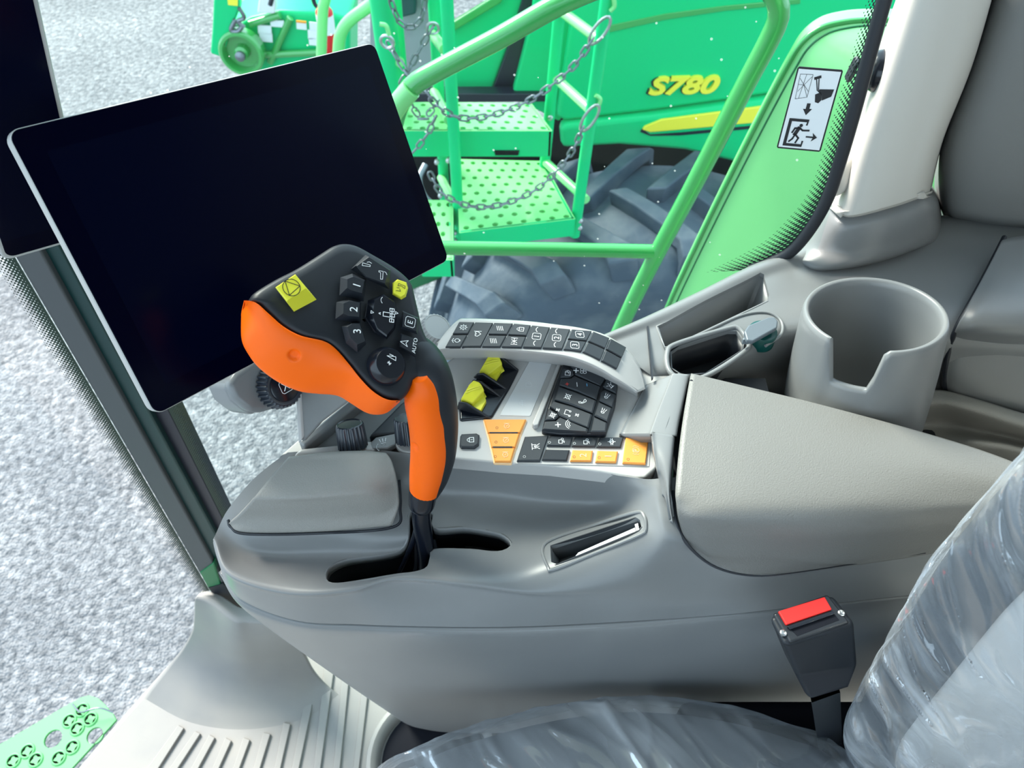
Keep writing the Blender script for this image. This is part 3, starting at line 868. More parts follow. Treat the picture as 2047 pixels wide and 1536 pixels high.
# ================================================================== SIDE CONSOLE
from mathutils.bvhtree import BVHTree
def bvh(o):
    w = WL[o.name]
    return BVHTree.FromPolygons([v.co + w for v in o.data.vertices], [tuple(p.vertices) for p in o.data.polygons])
def hit(tree, u, v, lift=0.0):
    d = ray(u, v).normalized()
    p, n, i, t = tree.ray_cast(CAM, d)
    if p is None: return pz(u, v, .72)
    if n.dot(d) > 0: n = -n
    return p + n * lift
def orient(V, F, ref):
    s = 0
    for f in F[:: max(1, len(F) // 400)]:
        a, b, c = V[f[0]], V[f[1]], V[f[2]]
        s += (b - a).cross(c - a).normalized().dot(a - ref)
    return [tuple(reversed(f)) for f in F] if s < 0 else F
Z2 = lambda l: [(850 + x / 4.094, 600 + y / 4.094) for x, y in l]       # reading scales of the close-up studies
Z6 = lambda l: [(400 + x / 2.047, 800 + y / 2.047) for x, y in l]
Z1 = lambda l: [(450 + x / 3.722, 450 + y / 3.722) for x, y in l]

console = empty('side_console', (.05, .36, .30), 'long taupe plastic control console beside the seat with keypads and dials', 'console')
shell = loft('upper_shell', [
    [(575, 905, .728), (700, 896, .728), (800, 905, .730), (905, 921, .733), (1000, 927, .736), (1100, 934, .740), (1200, 946, .743), (1290, 958, .748), (1345, 955, .750), (1500, 955, .735), (1700, 955, .735), (2050, 955, .735)],
    [(540, 930, .722), (660, 930, .722), (780, 935, .722), (890, 940, .724), (985, 944, .724), (1100, 955, .727), (1200, 962, .732), (1292, 975, .745), (1346, 975, .748), (1500, 980, .730), (1700, 980, .730), (2050, 980, .730)],
    [(500, 965, .716), (620, 985, .714), (760, 985, .712), (880, 990, .702), (980, 985, .697), (1090, 1000, .693), (1200, 1003, .704), (1292, 1003, .738), (1347, 1003, .744), (1500, 1010, .722), (1700, 1010, .722), (2050, 1010, .722)],
    [(455, 1020, .708), (560, 1055, .708), (700, 1062, .703), (820, 1065, .699), (940, 1045, .690), (1060, 1060, .690), (1180, 1045, .702), (1295, 1040, .732), (1350, 1045, .738), (1500, 1050, .712), (1700, 1050, .712), (2050, 1050, .712)],
    [(434, 1062, .700), (500, 1106, .689), (640, 1116, .687), (760, 1116, .688), (880, 1105, .691), (1010, 1120, .695), (1110, 1125, .706), (1285, 1085, .724), (1358, 1085, .728), (1500, 1090, .705), (1700, 1090, .705), (2050, 1080, .705)],
    [(427, 1080, .700), (462, 1146, .700), (580, 1181, .699), (700, 1177, .700), (800, 1154, .702), (940, 1165, .702), (1080, 1180, .700), (1250, 1160, .703), (1380, 1125, .706), (1510, 1140, .695), (1700, 1122, .695), (2050, 1060, .695)],
    [(427, 1090, .690), (463, 1160, .688), (582, 1194, .686), (702, 1190, .688), (800, 1168, .692), (945, 1180, .691), (1090, 1196, .690), (1250, 1190, .688), (1390, 1160, .690), (1510, 1160, .684), (1700, 1140, .684), (2050, 1080, .684)],
    [(432, 1110, .672), (470, 1182, .665), (588, 1218, .664), (710, 1222, .664), (830, 1215, .667), (965, 1220, .667), (1100, 1225, .667), (1280, 1218, .666), (1430, 1200, .668), (1510, 1190, .668), (1700, 1168, .668), (2050, 1110, .668)],
    [(442, 1140, .648), (480, 1198, .645), (592, 1241, .643), (720, 1249, .643), (850, 1253, .643), (980, 1254, .643), (1100, 1251, .643), (1300, 1240, .645), (1450, 1229, .647), (1510, 1223, .648), (1700, 1203, .650), (2050, 1165, .654)]],
    M['taupe'], console, 120, 90, .0035, angle=80)
shell_bvh = bvh(shell)
slot_px = Z6([(512, 720), (530, 684), (600, 652), (740, 632), (822, 610), (850, 560), (852, 500), (862, 455), (952, 455), (958, 522), (1080, 520), (1180, 535), (1240, 552), (1275, 588), (1255, 612), (1205, 622), (1100, 612), (960, 612), (945, 640), (930, 685), (880, 705), (800, 715), (640, 742), (560, 752), (522, 745)])
slot_pts = [hit(shell_bvh, u, v) for u, v in slot_px]
slot_s = arcspline(slot_pts, 90, True)
c1 = prism('cutter', [p + Vector((0, 0, .03)) for p in slot_s], Vector((0, 0, -.09)), M['hole'])
card_px = [(1100, 1092), (1272, 1035), (1279, 1040), (1282, 1053), (1276, 1060), (1112, 1128), (1102, 1124)]
card_pts = [hit(shell_bvh, u, v) for u, v in card_px]
cn = (card_pts[1] - card_pts[0]).cross(card_pts[-1] - card_pts[0]).normalized()
if cn.dot(CAM - card_pts[0]) < 0: cn = -cn
c2 = prism('cutter', [p + cn * .02 for p in card_pts], -cn * .05, M['hole'])
apply_mods(shell)
nf = len(shell.data.polygons)
cut(shell, [c1, c2], True)
print('SHELL', nf, len(shell.data.polygons))
# lip of the lever slot, with its inner shade painted black
k = len(slot_s)
V = slot_s + [p + Vector((0, 0, -.010)) for p in slot_s]
lip = build('slot_lip', V, [(i, (i + 1) % k, k + (i + 1) % k, k + i) for i in range(k)], M['taupe'], console)
solid(lip, .0015, 0)
cen = sum(slot_s, Vector()) / k
prism('slot_cavity', [pz(u, v, .640) for u, v in [(610, 1075), (1080, 1030), (1080, 1120), (900, 1190), (600, 1190)]], Vector((0, 0, -.01)), M['hole'], console)
V = [p + Vector((0, 0, -.009)) for p in slot_s] + [cen + (p - cen) * 1.06 + Vector((0, 0, -.055)) for p in slot_s]
build('slot_shade_wall', V, [(i, (i + 1) % k, k + (i + 1) % k, k + i) for i in range(k)], M['hole'], console)
# card pocket in the flank
c = sum(card_pts, Vector()) / len(card_pts)
V = [c + (p - c) * 1.01 for p in card_pts] + [c + (p - c) * .97 - cn * .016 for p in card_pts]
n7 = len(card_pts)
o = build('card_pocket', V, [(i, (i + 1) % n7, n7 + (i + 1) % n7, n7 + i) for i in range(n7)] + [tuple(range(n7, 2 * n7))], M['key_dark'], console)
solid(o, .001, 1)
rimc = arcspline([hit(shell_bvh, u, v, .0004) for u, v in [(1090, 1088), (1180, 1054), (1270, 1025), (1288, 1032), (1291, 1056), (1282, 1068), (1190, 1106), (1110, 1138), (1096, 1136)]], 70, True)
V, F = tube_geo(rimc + [rimc[0]], .0014, 8, cap=False)
build('pocket_rim', V, F, M['taupe'], console)
cc = [hit(shell_bvh, u, v) - cn * .004 for u, v in [(1152, 1098), (1270, 1046), (1276, 1056), (1136, 1118)]]
card = prism('label_card', cc, -cn * .002, M['white_decal'])
tag(card, 'small white card tucked in the pocket of the console flank', 'card')
prism('card_clip', [hit(shell_bvh, u, v) - cn * .003 for u, v in [(1264, 1042), (1273, 1039), (1276, 1055), (1268, 1059)]], -cn * .006, M['steel'], console, bev=.0008)

lower = loft('lower_shell', [
    [(441, 1140, .6450), (480, 1201, .6418), (594, 1245, .6405), (722, 1253, .6405), (850, 1257, .6405), (980, 1258, .6405), (1100, 1255, .6405), (1300, 1244, .643), (1510, 1227, .646), (1700, 1207, .648), (2050, 1169, .652)],
    [(446, 1157, .632), (492, 1222, .626), (600, 1262, .625), (725, 1272, .625), (850, 1275, .625), (980, 1276, .625), (1100, 1273, .626), (1300, 1262, .628), (1510, 1245, .630), (1700, 1226, .632), (2050, 1190, .634)],
    [('y', 535, 1240, .290), ('y', 562, 1275, .262), ('y', 640, 1305, .252), ('y', 740, 1320, .248), ('y', 850, 1325, .248), ('y', 980, 1325, .248), ('y', 1100, 1322, .248), ('y', 1300, 1312, .248), ('y', 1510, 1295, .248), ('y', 1700, 1275, .248), ('y', 2050, 1240, .248)],
    [('y', 650, 1330, .295), ('y', 690, 1365, .270), ('y', 745, 1378, .260), ('y', 810, 1382, .257), ('y', 880, 1384, .256), ('y', 980, 1384, .256), ('y', 1100, 1380, .256), ('y', 1300, 1368, .256), ('y', 1510, 1350, .256), ('y', 1700, 1330, .256), ('y', 2050, 1300, .256)],
    [('y', 750, 1400, .305), ('y', 785, 1430, .285), ('y', 820, 1440, .276), ('y', 865, 1444, .273), ('y', 920, 1445, .272), ('y', 1000, 1444, .272), ('y', 1100, 1440, .272), ('y', 1300, 1425, .272), ('y', 1510, 1405, .272), ('y', 1700, 1385, .272), ('y', 2050, 1360, .272)],
    [('y', 790, 1430, .320), ('y', 815, 1449, .303), ('y', 845, 1457, .296), ('y', 880, 1462, .293), ('y', 930, 1464, .292), ('y', 1000, 1464, .292), ('y', 1100, 1460, .292), ('y', 1300, 1445, .292), ('y', 1510, 1425, .292), ('y', 1700, 1405, .292), ('y', 2050, 1380, .292)],
    [('y', 810, 1440, .345), ('y', 830, 1452, .335), ('y', 855, 1459, .330), ('y', 890, 1464, .330), ('y', 935, 1466, .330), ('y', 1000, 1466, .330), ('y', 1100, 1462, .330), ('y', 1300, 1447, .330), ('y', 1510, 1427, .330), ('y', 1700, 1407, .330), ('y', 2050, 1382, .330)]],
    M['taupe'], console, 100, 60, .004, angle=80)
box('inner_frame', (.22, .36, .59), (.26, 0, 0), (0, .075, 0), (0, 0, .065), M['gasket'], console)
box('inner_frame', (.175, .37, .70), (.045, 0, 0), (0, .055, 0), (0, 0, .033), M['gasket'], console)
# padded palm rest
palm = loft('palm_rest', [
    [(577, 916, .722), (650, 908, .722), (720, 905, .722), (772, 908, .722)],
    [(577, 914, .742), (650, 905, .745), (725, 902, .745), (772, 906, .742)],
    [(566, 926, .746), (650, 920, .747), (732, 918, .749), (782, 920, .742)],
    [(540, 955, .746), (650, 950, .748), (735, 946, .750), (790, 945, .740)],
    [(512, 990, .743), (620, 990, .746), (735, 978, .747), (795, 970, .736)],
    [(498, 1008, .736), (612, 1006, .738), (735, 1000, .738), (797, 990, .732)],
    [(478, 1030, .724), (600, 1035, .722), (740, 1028, .722), (797, 1012, .724)],
    [(458, 1046, .714), (495, 1064, .711), (650, 1062, .711), (784, 1050, .712)],
    [(462, 1046, .704), (500, 1062, .703), (650, 1060, .703), (782, 1048, .703)]],
    M['taupe_grain'], console, 50, 60, .003, angle=80)
tube('pad_gap', [(456, 1040, .712), (462, 1054, .7105), (495, 1068, .7095), (650, 1066, .7095), (786, 1054, .7105), (800, 1015, .716), (798, 960, .724)], .0012, M['gasket'], console, k=8, n=60)
palm['label'] = 'grained padded palm rest in front of the lever'

# ---- flat control deck
dk_o = pz(1100, 850, .748)
dk_n = Vector((0, -.06, 1)).normalized()
dk = lambda u, v: pplane(u, v, dk_o, dk_n)
deck = prism('control_deck', [dk(u, v) for u, v in [(845, 905), (905, 917), (960, 922), (1000, 926), (1100, 932), (1200, 944), (1270, 956), (1290, 955), (1312, 936), (1352, 742), (1300, 700), (1200, 690), (1050, 690), (930, 700), (850, 750)]],
             Vector((0, 0, -.016)), M['taupe_light'], console, bev=.002)
# dark floor and side of the dial tray at the front
trayo = pz(720, 870, .722)
tr = lambda u, v, h=0: pplane(u, v, trayo + Vector((0, 0, h)), Vector((0, 0, 1)))
prism('dial_tray', [tr(u, v) for u, v in [(556, 912), (690, 798), (760, 740), (920, 720), (940, 800), (890, 915), (700, 912)]], Vector((0, 0, -.02)), M['taupe'], console, bev=.002)
prism('tray_ridge', [tr(u, v, .012) for u, v in [(594, 882), (700, 797), (800, 730), (812, 742), (712, 812), (608, 894)]], Vector((0, 0, -.014)), M['taupe'], console, bev=.003)
prism('front_edge', [tr(u, v, .010) for u, v in [(585, 908), (600, 896), (680, 888), (745, 880), (752, 900), (700, 908)]], Vector((0, 0, -.014)), M['taupe_light'], console, bev=.003)
prism('dark_cover', [tr(u, v, .008) for u, v in [(735, 872), (800, 806), (930, 715), (960, 740), (900, 850), (800, 868)]], Vector((0, 0, -.012)), M['key_dark'], console, bev=.003)
prism('rear_screen_cover', [tr(u, v, .022) for u, v in [(862, 738), (912, 712), (965, 712), (955, 735), (895, 790), (862, 790)]], Vector((0, 0, -.02)), M['black_gloss'], console, bev=.005)
lp = slab('dial_label', [tr(u, v, .008) for u, v in [(752, 877), (797, 868), (792, 890), (775, 899), (728, 900)]], .0018, [M['taupe'], M['print_white']], console,
     [('light', .010, 0, 0.001, .09), ('arc', .010, -.004, .005, .09)], rot=True)
# ribbed dials
def knob_geo(c, axis, r0, r1, h, nrib=26, face=True):
    az = Vector(axis).normalized(); ax = (Vector((1, 0, 0)) - az * az.x).normalized(); ay = az.cross(ax)
    k = nrib * 4
    V = []; F = []
    prof = [(r0, 0, 1), (r1, h * .88, 1), (r1 * .94, h * .97, .4), (r1 * .86, h, 0), (r1 * .80, h * .97, 0)]
    for r, z, rib in prof:
        for j in range(k):
            a = 2 * math.pi * j / k
            rr = r * (1 - .085 * rib * (1 if j % 4 in (2, 3) else 0))
            V.append(c + ax * rr * math.cos(a) + ay * rr * math.sin(a) + az * z)
    n = len(prof)
    for i in range(n - 1):
        for j in range(k):
            F.append((i * k + j, i * k + (j + 1) % k, (i + 1) * k + (j + 1) % k, (i + 1) * k + j))
    F.append(tuple((n - 1) * k + j for j in range(k)))
    return V, F
for u, v, lab in [(706, 893, 'ribbed black dial nearest the palm rest'), (820, 880, 'ribbed black dial behind the lever grip')]:
    c = tr(u, v, .009)
    V, F = knob_geo(c, (-.08, .50, .86), .0122, .0114, .0205, 20)
    o = build('dial', V, F, M['knob'], console, angle=28); o['label'] = lab
    lathe('dial_collar', c + Vector((0, 0, -.004)), (0, 0, 1), [(.0125, 0), (.0125, .0035), (.0115, .0045), (0, .0045)], M['taupe_light'], o, k=28)
# thumb wheel beyond the switch bar
c = pz(862, 668, .765)
V, F = knob_geo(c, (.5, -.2, .9), .014, .013, .014, 24)
build('thumb_wheel', V, F, M['taupe_light'], console, angle=28)

# ---- curved switch bar
BZ = lambda u: .790 - .000000 * u if u < 1130 else .790 - ((u - 1130) / 160.0) ** 2 * .030
bar_back = [(876, 684), (893, 662), (916, 640), (935, 637), (1000, 639), (1060, 643), (1110, 649), (1160, 656), (1205, 668), (1240, 688), (1268, 716), (1283, 745), (1290, 778)]
bar_front = [(872, 702), (888, 700), (915, 700), (945, 701), (1000, 703), (1050, 706), (1100, 711), (1135, 717), (1170, 728), (1200, 742), (1225, 757), (1250, 771), (1272, 785)]
bar_mid = [((a[0] + b[0]) / 2, (a[1] + b[1]) / 2) for a, b in zip(bar_back, bar_front)]
def off(l, du, dv, dz): return [(u + du, v + dv, BZ(u) + dz) for u, v in l]
def shrink2(l, m, f): return [(a[0] + (b[0] - a[0]) * f, a[1] + (b[1] - a[1]) * f) for a, b in zip(l, m)]
bar = loft('switch_bar', [off(bar_back, 0, 0, -.040), off(bar_back, 0, 0, -.006), off(shrink2(bar_back, bar_front, .05), 0, 0, -.0005), off(shrink2(bar_back, bar_front, .12), 0, 0, 0), off(bar_mid, 0, 0, .0005),
                          off(shrink2(bar_front, bar_back, .14), 0, 0, 0), off(shrink2(bar_front, bar_back, .05), 0, 0, -.001), off(bar_front, 0, 2, -.006), off(bar_front, 4, 14, -.026), off(bar_front, 6, 20, -.050)],
           M['taupe_light'], console, 70, 50, .002, angle=80)
bar_bvh = bvh(bar)
top = Z2([(275, 190), (405, 192), (560, 197), (722, 203), (868, 217), (1025, 234), (1190, 250), (1365, 266), (1505, 322), (1640, 400)])
bot = Z2([(162, 394), (295, 391), (460, 392), (620, 393), (795, 397), (955, 403), (1125, 413), (1280, 431), (1432, 503), (1565, 574)])
mixp = lambda a, b, t: (a[0] + (b[0] - a[0]) * t, a[1] + (b[1] - a[1]) * t)
KD = [M['key_dark'], M['print_white'], M['print_red'], M['print_blue']]
cols = [(0, 2, ['gear', 'lamp']), (1, 1, ['heart']), (2, 2, ['bars', 'bars']), (3, 2, ['lock', 'axle']), (4, 1, ['T:1']), (5, 1, ['T:2']), (6, 2, ['T:4', 'T:3']), (7, 2, [None, None]), (8, 2, [None, None])]
for ci, ns, ic in cols:
    for s in range(ns):
        g = .018 if ns == 1 else .03
        t0, t1 = (0, 1) if ns == 1 else ((0, .5 - .025) if s == 0 else (.5 + .025, 1))
        x0, x1 = .035, .965
        A = lambda x, t: mixp(mixp(top[ci], top[ci + 1], x), mixp(bot[ci], bot[ci + 1], x), t)
        q = [hit(bar_bvh, *A(x0, t0), .0003), hit(bar_bvh, *A(x1, t0), .0003), hit(bar_bvh, *A(x1, t1), .0003), hit(bar_bvh, *A(x0, t1), .0003)]
        gl = []
        if ic[s]:
            if ic[s].startswith('T:'):
                gl = [(ic[s], .0042, 0, 0), ('rbox', .0088, 0, 0, .07)]
                if ns == 1: gl += [('arc', .0075, .0075, 0, .14), ('arc', .0075, -.0075, 0, .14)]
            else: gl = [(ic[s], .0078, 0, 0, .10)]
        slab('key', q, .0016, KD, bar, gl, depth=.001, inset=.0005)

# ---- comfort keypad (bulging block of keys)
kp_o = pz(1160, 800, .757); kp_n = Vector((-.05, -.10, 1)).normalized()
kp = lambda u, v, h=0: pplane(u, v, kp_o + kp_n * h, kp_n)
pad = prism('comfort_keypad', [kp(u, v, -.001) for u, v in Z2([(1135, 495), (1240, 520), (1490, 615), (1580, 690), (1560, 850), (1480, 1095), (1100, 1095), (950, 1075), (1000, 880), (1060, 700)])],
            Vector((0, 0, -.014)), M['key_black'], console, bev=.002)
kk = [
    ([(1160, 520), (1250, 525), (1485, 625), (1432, 712), (1225, 620), (1215, 575)], [('T:+', .0045, 0, .006), ('fan', .0075, 0, 0, .11), ('minus', .0035, 0, -.0085, .3)]),
    ([(1125, 572), (1208, 578), (1216, 622), (1180, 645), (1105, 645)], [('mirror', .0075, 0, 0, .10)]),
    ([(1110, 655), (1190, 650), (1220, 630), (1430, 720), (1400, 825), (1250, 760), (1098, 705)], [('plus', .0042, .001, .008, .2, 2), ('minus', .006, 0, 0, .14), ('minus', .0035, -.001, -.008, .3, 3)]),
    ([(1095, 720), (1250, 770), (1398, 835), (1370, 935), (1200, 870), (1060, 825)], [('x', .0075, 0, .0065, .10), ('phone', .0072, 0, -.006, .11)]),
    ([(1050, 840), (1200, 880), (1365, 948), (1335, 1055), (1200, 1005), (1095, 955), (1080, 925), (1018, 880)], [('up', .0050, 0, .008, .16), ('note', .0075, 0, 0, .11), ('up', .0050, 0, -.008, .16)]),
    ([(1010, 900), (1080, 935), (1090, 965), (1060, 990), (980, 995)], [('x', .0068, 0, 0, .12)]),
    ([(980, 1005), (1070, 1000), (1105, 970), (1330, 1065), (1325, 1090), (960, 1068)], [('T:+', .0045, 0, .004), ('wave', .0075, 0, -.0045, .10)]),
    ([(1492, 640), (1572, 700), (1562, 775), (1475, 735), (1455, 715)], [('beacon', .0068, 0, 0, .11)]),
    ([(1470, 745), (1558, 785), (1530, 885), (1425, 835), (1435, 765)], [('light', .0068, 0, 0, .12)]),
    ([(1420, 845), (1527, 895), (1490, 1005), (1385, 955)], [('light', .0068, 0, 0, .12)]),
    ([(1382, 968), (1486, 1015), (1478, 1090), (1355, 1088)], []),
]
for poly, gl in kk:
    slab('key', [kp(u, v, .0005) for u, v in Z2(poly)], .0024, KD, pad, gl, depth=.002, inset=.0008)
# light label plate and rib beside it
slab('label_plate', [dk(u, v) for u, v in Z2([(858, 492), (1040, 500), (1030, 540), (862, 950), (850, 956), (612, 948), (625, 915)])], .0006, [M['print_grey'], M['white_decal']], console,
     [('mirror', .008, .007, 0, .06), ('wiper', .008, -.012, .004, .06)], depth=.001, inset=.0004)
prism('deck_rib', [dk(u, v) + Vector((0, 0, .005)) for u, v in Z2([(1108, 480), (1138, 480), (925, 1050), (890, 1060), (872, 1040)])], Vector((0, 0, -.007)), M['taupe_light'], console, bev=.0012)

# ---- function keypad
fk = empty('function_keypad', dk(1165, 905)); fk.parent = console; fk.location = dk(1165, 905) - wloc(console)
prism('keypad_base', [dk(u, v) + Vector((0, 0, .0006)) for u, v in Z2([(800, 1118), (1640, 1128), (1845, 1140), (1830, 1365), (740, 1342)])], Vector((0, 0, -.003)), M['taupe_light'], fk)
OR = [M['key_orange'], M['print_orange'], M['print_black']]
led_ = lambda x, y, i=1: ('circ', .0028, x, y, .12, i)
fkeys = [
    ([(815, 1132), (1008, 1122), (940, 1330), (750, 1330)], KD, [('spread', .0085, .0012, -.002, .10), led_(-.0075, .007)]),
    ([(1022, 1126), (1208, 1132), (1188, 1208), (995, 1204)], KD, [('mix', .0068, 0, -.001, .11), led_(-.002, .0085)]),
    ([(1222, 1136), (1412, 1137), (1392, 1212), (1198, 1209)], KD, [('mix', .0068, 0, -.001, .11), led_(-.002, .0085)]),
    ([(1426, 1138), (1622, 1136), (1600, 1218), (1400, 1215)], KD, [('diff', .0072, 0, -.001, .11), led_(-.002, .0085)]),
    ([(985, 1236), (1182, 1241), (1160, 1326), (955, 1320)], [M['key_black'], M['print_white']], []),
    ([(1205, 1242), (1370, 1247), (1358, 1332), (1184, 1330)], OR, [('T:2', .0052, 0, -.001), led_(-.0015, .006, 2)]),
    ([(1408, 1247), (1575, 1252), (1560, 1342), (1390, 1337)], OR, [('T:1', .0052, 0, -.001), led_(-.0015, .006, 2)]),
    ([(1640, 1138), (1825, 1152), (1800, 1356), (1612, 1347)], OR, [('park', .0070, 0, 0, .08), ('T:P', .0038, 0, 0), led_(-.0085, .006, 2)]),
]
for poly, ms, gl in fkeys:
    slab('key', [dk(u, v) + Vector((0, 0, .0006)) for u, v in Z2(poly)], .0022, ms, fk, gl, depth=.001, inset=.0007)
# ---- orange engine speed keypad
ek = empty('engine_keypad', dk(1008, 880)); ek.parent = console; ek.location = dk(1008, 880) - wloc(console)
prism('keypad_base', [dk(u, v) + Vector((0, 0, .0005)) for u, v in Z2([(468, 980), (838, 982), (708, 1345), (560, 1340)])], Vector((0, 0, -.003)), M['print_orange'], ek, bev=.001)
for poly in ([(480, 990), (825, 990), (778, 1098), (512, 1098)], [(516, 1104), (772, 1104), (738, 1216), (542, 1216)], [(546, 1222), (733, 1222), (700, 1334), (568, 1334)]):
    slab('key', [dk(u, v) + Vector((0, 0, .0005)) for u, v in Z2(poly)], .0020, OR, ek, [('engine', .0075, 0, -.0018, .10), led_(-.002, .006, 2)], depth=.001, inset=.0006)
for poly in ([(530, 1098), (756, 1098), (756, 1107), (530, 1107)], [(555, 1216), (712, 1216), (712, 1225), (555, 1225)]):
    prism('key_divider', [dk(u, v) + Vector((0, 0, .0028)) for u, v in Z2(poly)], Vector((0, 0, -.003)), M['key_black'], ek)
# lock key
slab('lock_key', [dk(u, v) + Vector((0, 0, .0003)) for u, v in Z2([(300, 1112), (420, 1106), (445, 1120), (440, 1195), (405, 1222), (295, 1220), (282, 1205), (288, 1130)])], .0028, [M['key_dark'], M['print_white']], console,
     [('lock', .0075, 0, -.0008, .12)], depth=.001, inset=.0008)

# ---- pair of yellow paddle rockers in their black housing
pk = empty('paddle_switches', dk(960, 775)); pk.parent = console; pk.location = dk(960, 775) - wloc(console)
def dkh(u, v, h): return pplane(u, v, dk_o + dk_n * h, dk_n)
prism('housing', [dkh(u, v, .002) for u, v in Z2([(275, 820), (480, 560), (560, 440), (770, 560), (690, 720), (545, 960), (280, 985)])], Vector((0, 0, -.012)), M['black_gloss'], pk, bev=.002)
def plate(a, b, c, d, th):
    """upright fin: bottom line a-b on the deck, top line d-c"""
    pts = [dkh(*a, .001), dkh(*b, .001), dkh(*c[:2], c[2]), dkh(*d[:2], d[2])]
    n = (pts[1] - pts[0]).cross(pts[3] - pts[0]).normalized()
    return prism('fin', pts, n * th, M['key_black'], pk, bev=.0008)
z2 = lambda x, y: (850 + x / 4.094, 600 + y / 4.094)
plate(z2(500, 500), z2(772, 570), (*z2(620, 450), .016), (*z2(545, 428), .016), .002)
plate(z2(400, 620), z2(690, 730), (*z2(480, 590), .014), (*z2(425, 600), .014), .002)
plate(z2(370, 690), z2(635, 790), (*z2(460, 660), .016), (*z2(390, 650), .016), .002)
plate(z2(262, 880), z2(545, 960), (*z2(340, 835), .012), (*z2(278, 825), .012), .002)
def paddle(face, foot):
    pts = [dkh(*z2(x, y), h) for x, y, h in face]
    V = pts + [p + Vector((0, 0, -.009)) for p in pts]
    k_ = len(pts); c_ = sum(pts, Vector()) / k_ + Vector((0, 0, .0006))
    V.append(c_)
    F = [(i, (i + 1) % k_, 2 * k_) for i in range(k_)] + [(i, k_ + i, k_ + (i + 1) % k_, (i + 1) % k_) for i in range(k_)] + [tuple(range(k_, 2 * k_))]
    F = orient(V, F, c_ - Vector((0, 0, .005)))
    o = build('paddle', V, F, M['yellow'], pk, angle=35); bevel(o, .0012, 2, 25)
    prism('paddle_foot', [dkh(*z2(x, y), .0055) for x, y in foot], Vector((0, 0, -.005)), M['yellow'], o, bev=.0006)
    # grip lines across the face
    for t in (.35, .55):
        a = pts[0].lerp(pts[1], t) ; b = pts[4].lerp(pts[3], t)
        d = (b - a) * .12
        V2, F2 = tube_geo([a + d + Vector((0, 0, .0003)), a.lerp(b, .5) + Vector((0, 0, .0008)), b - d + Vector((0, 0, .0003))], .0004, 6)
        build('grip_line', V2, F2, M['yellow'], o)
paddle([(440, 585, .010), (512, 462, .016), (548, 430, .0165), (606, 458, .0165), (634, 520, .012), (515, 612, .009)],
       [(505, 600), (625, 545), (620, 580), (575, 655), (540, 640)])
paddle([(287, 815, .010), (358, 690, .016), (396, 652, .0165), (452, 672, .0165), (486, 735, .012), (385, 850, .009)],
       [(370, 840), (480, 765), (500, 820), (455, 905), (400, 880)])

# ---- collar in front of the armrest
loft('armrest_collar', [
    [(1292, 772, .742), (1279, 797, .742), (1266, 822, .742), (1252, 847, .742), (1240, 872, .742)],
    [(1290, 770, .751), (1277, 795, .751), (1264, 820, .751), (1250, 845, .751), (1238, 868, .751)],
    [(1300, 766, .7525), (1288, 792, .7525), (1275, 818, .7525), (1261, 844, .7525), (1249, 868, .7525)],
    [(1340, 750, .764), (1329, 780, .764), (1317, 810, .764), (1306, 839, .764), (1295, 868, .764)],
    [(1347, 747, .7665), (1336, 778, .7665), (1324, 809, .7665), (1313, 839, .7665), (1303, 868, .7665)],
    [(1376, 749, .7665), (1368, 785, .7665), (1361, 815, .7665), (1354, 845, .7665), (1349, 872, .7665)],
    [(1380, 752, .755), (1371, 787, .755), (1364, 817, .755), (1357, 847, .755), (1352, 874, .755)]],
    M['taupe'], console, 40, 40, .010, angle=50)
loft('collar_strip', [
    [(1302, 866, .745), (1304, 900, .745), (1311, 936, .742), (1315, 955, .738), (1320, 990, .730)],
    [(1303, 864, .7660), (1305, 900, .764), (1312, 936, .759), (1317, 957, .752), (1322, 992, .7445)],
    [(1311, 864, .7670), (1313, 900, .766), (1319, 936, .762), (1324, 960, .756), (1328, 995, .7475)],
    [(1345, 870, .7670), (1340, 920, .766), (1338, 960, .762), (1338, 1000, .754), (1344, 1042, .741)],
    [(1350, 872, .757), (1346, 922, .756), (1343, 962, .752), (1343, 1002, .745), (1349, 1044, .732)]],
    M['taupe'], console, 36, 30, .003, angle=60)

# ================================================================== ARMREST LID
arm = empty('armrest', (.28, .33, .70), 'broad grained taupe armrest lid behind the keypads', 'armrest')
o = loft('armrest_pad', [
    [(1384, 755, .735), (1500, 785, .735), (1650, 822, .735), (1850, 878, .735), (2000, 925, .735), (2160, 985, .735)],
    [(1383, 748, .764), (1500, 776, .766), (1650, 812, .768), (1850, 866, .768), (2000, 914, .766), (2140, 975, .764)],
    [(1379, 758, .769), (1500, 786, .771), (1650, 822, .773), (1850, 877, .773), (2000, 925, .771), (2140, 985, .768)],
    [(1362, 860, .769), (1500, 880, .773), (1700, 910, .775), (1900, 940, .774), (2050, 970, .770), (2140, 1005, .766)],
    [(1351, 970, .766), (1500, 985, .770), (1700, 990, .771), (1900, 990, .769), (2050, 1000, .766), (2140, 1020, .762)],
    [(1352, 1010, .760), (1420, 1028, .763), (1600, 1032, .764), (1800, 1027, .763), (1950, 1022, .761), (2140, 1030, .758)],
    [(1358, 1045, .748), (1420, 1060, .750), (1600, 1066, .750), (1800, 1056, .750), (1950, 1044, .748), (2140, 1050, .745)],
    [(1372, 1078, .730), (1430, 1096, .728), (1600, 1100, .726), (1800, 1084, .726), (1950, 1066, .726), (2140, 1065, .726)],
    [(1410, 1118, .710), (1460, 1134, .706), (1610, 1134, .704), (1800, 1110, .704), (1950, 1088, .704), (2140, 1085, .704)],
    [(1440, 1134, .701), (1500, 1149, .697), (1620, 1142, .697), (1800, 1118, .697), (1950, 1095, .697), (2140, 1090, .697)],
    [(1442, 1130, .690), (1500, 1144, .688), (1620, 1138, .688), (1800, 1114, .688), (1950, 1091, .688), (2140, 1086, .688)]],
    M['taupe_soft'], arm, 60, 80, .004, angle=80)
arm_bvh = bvh(o)
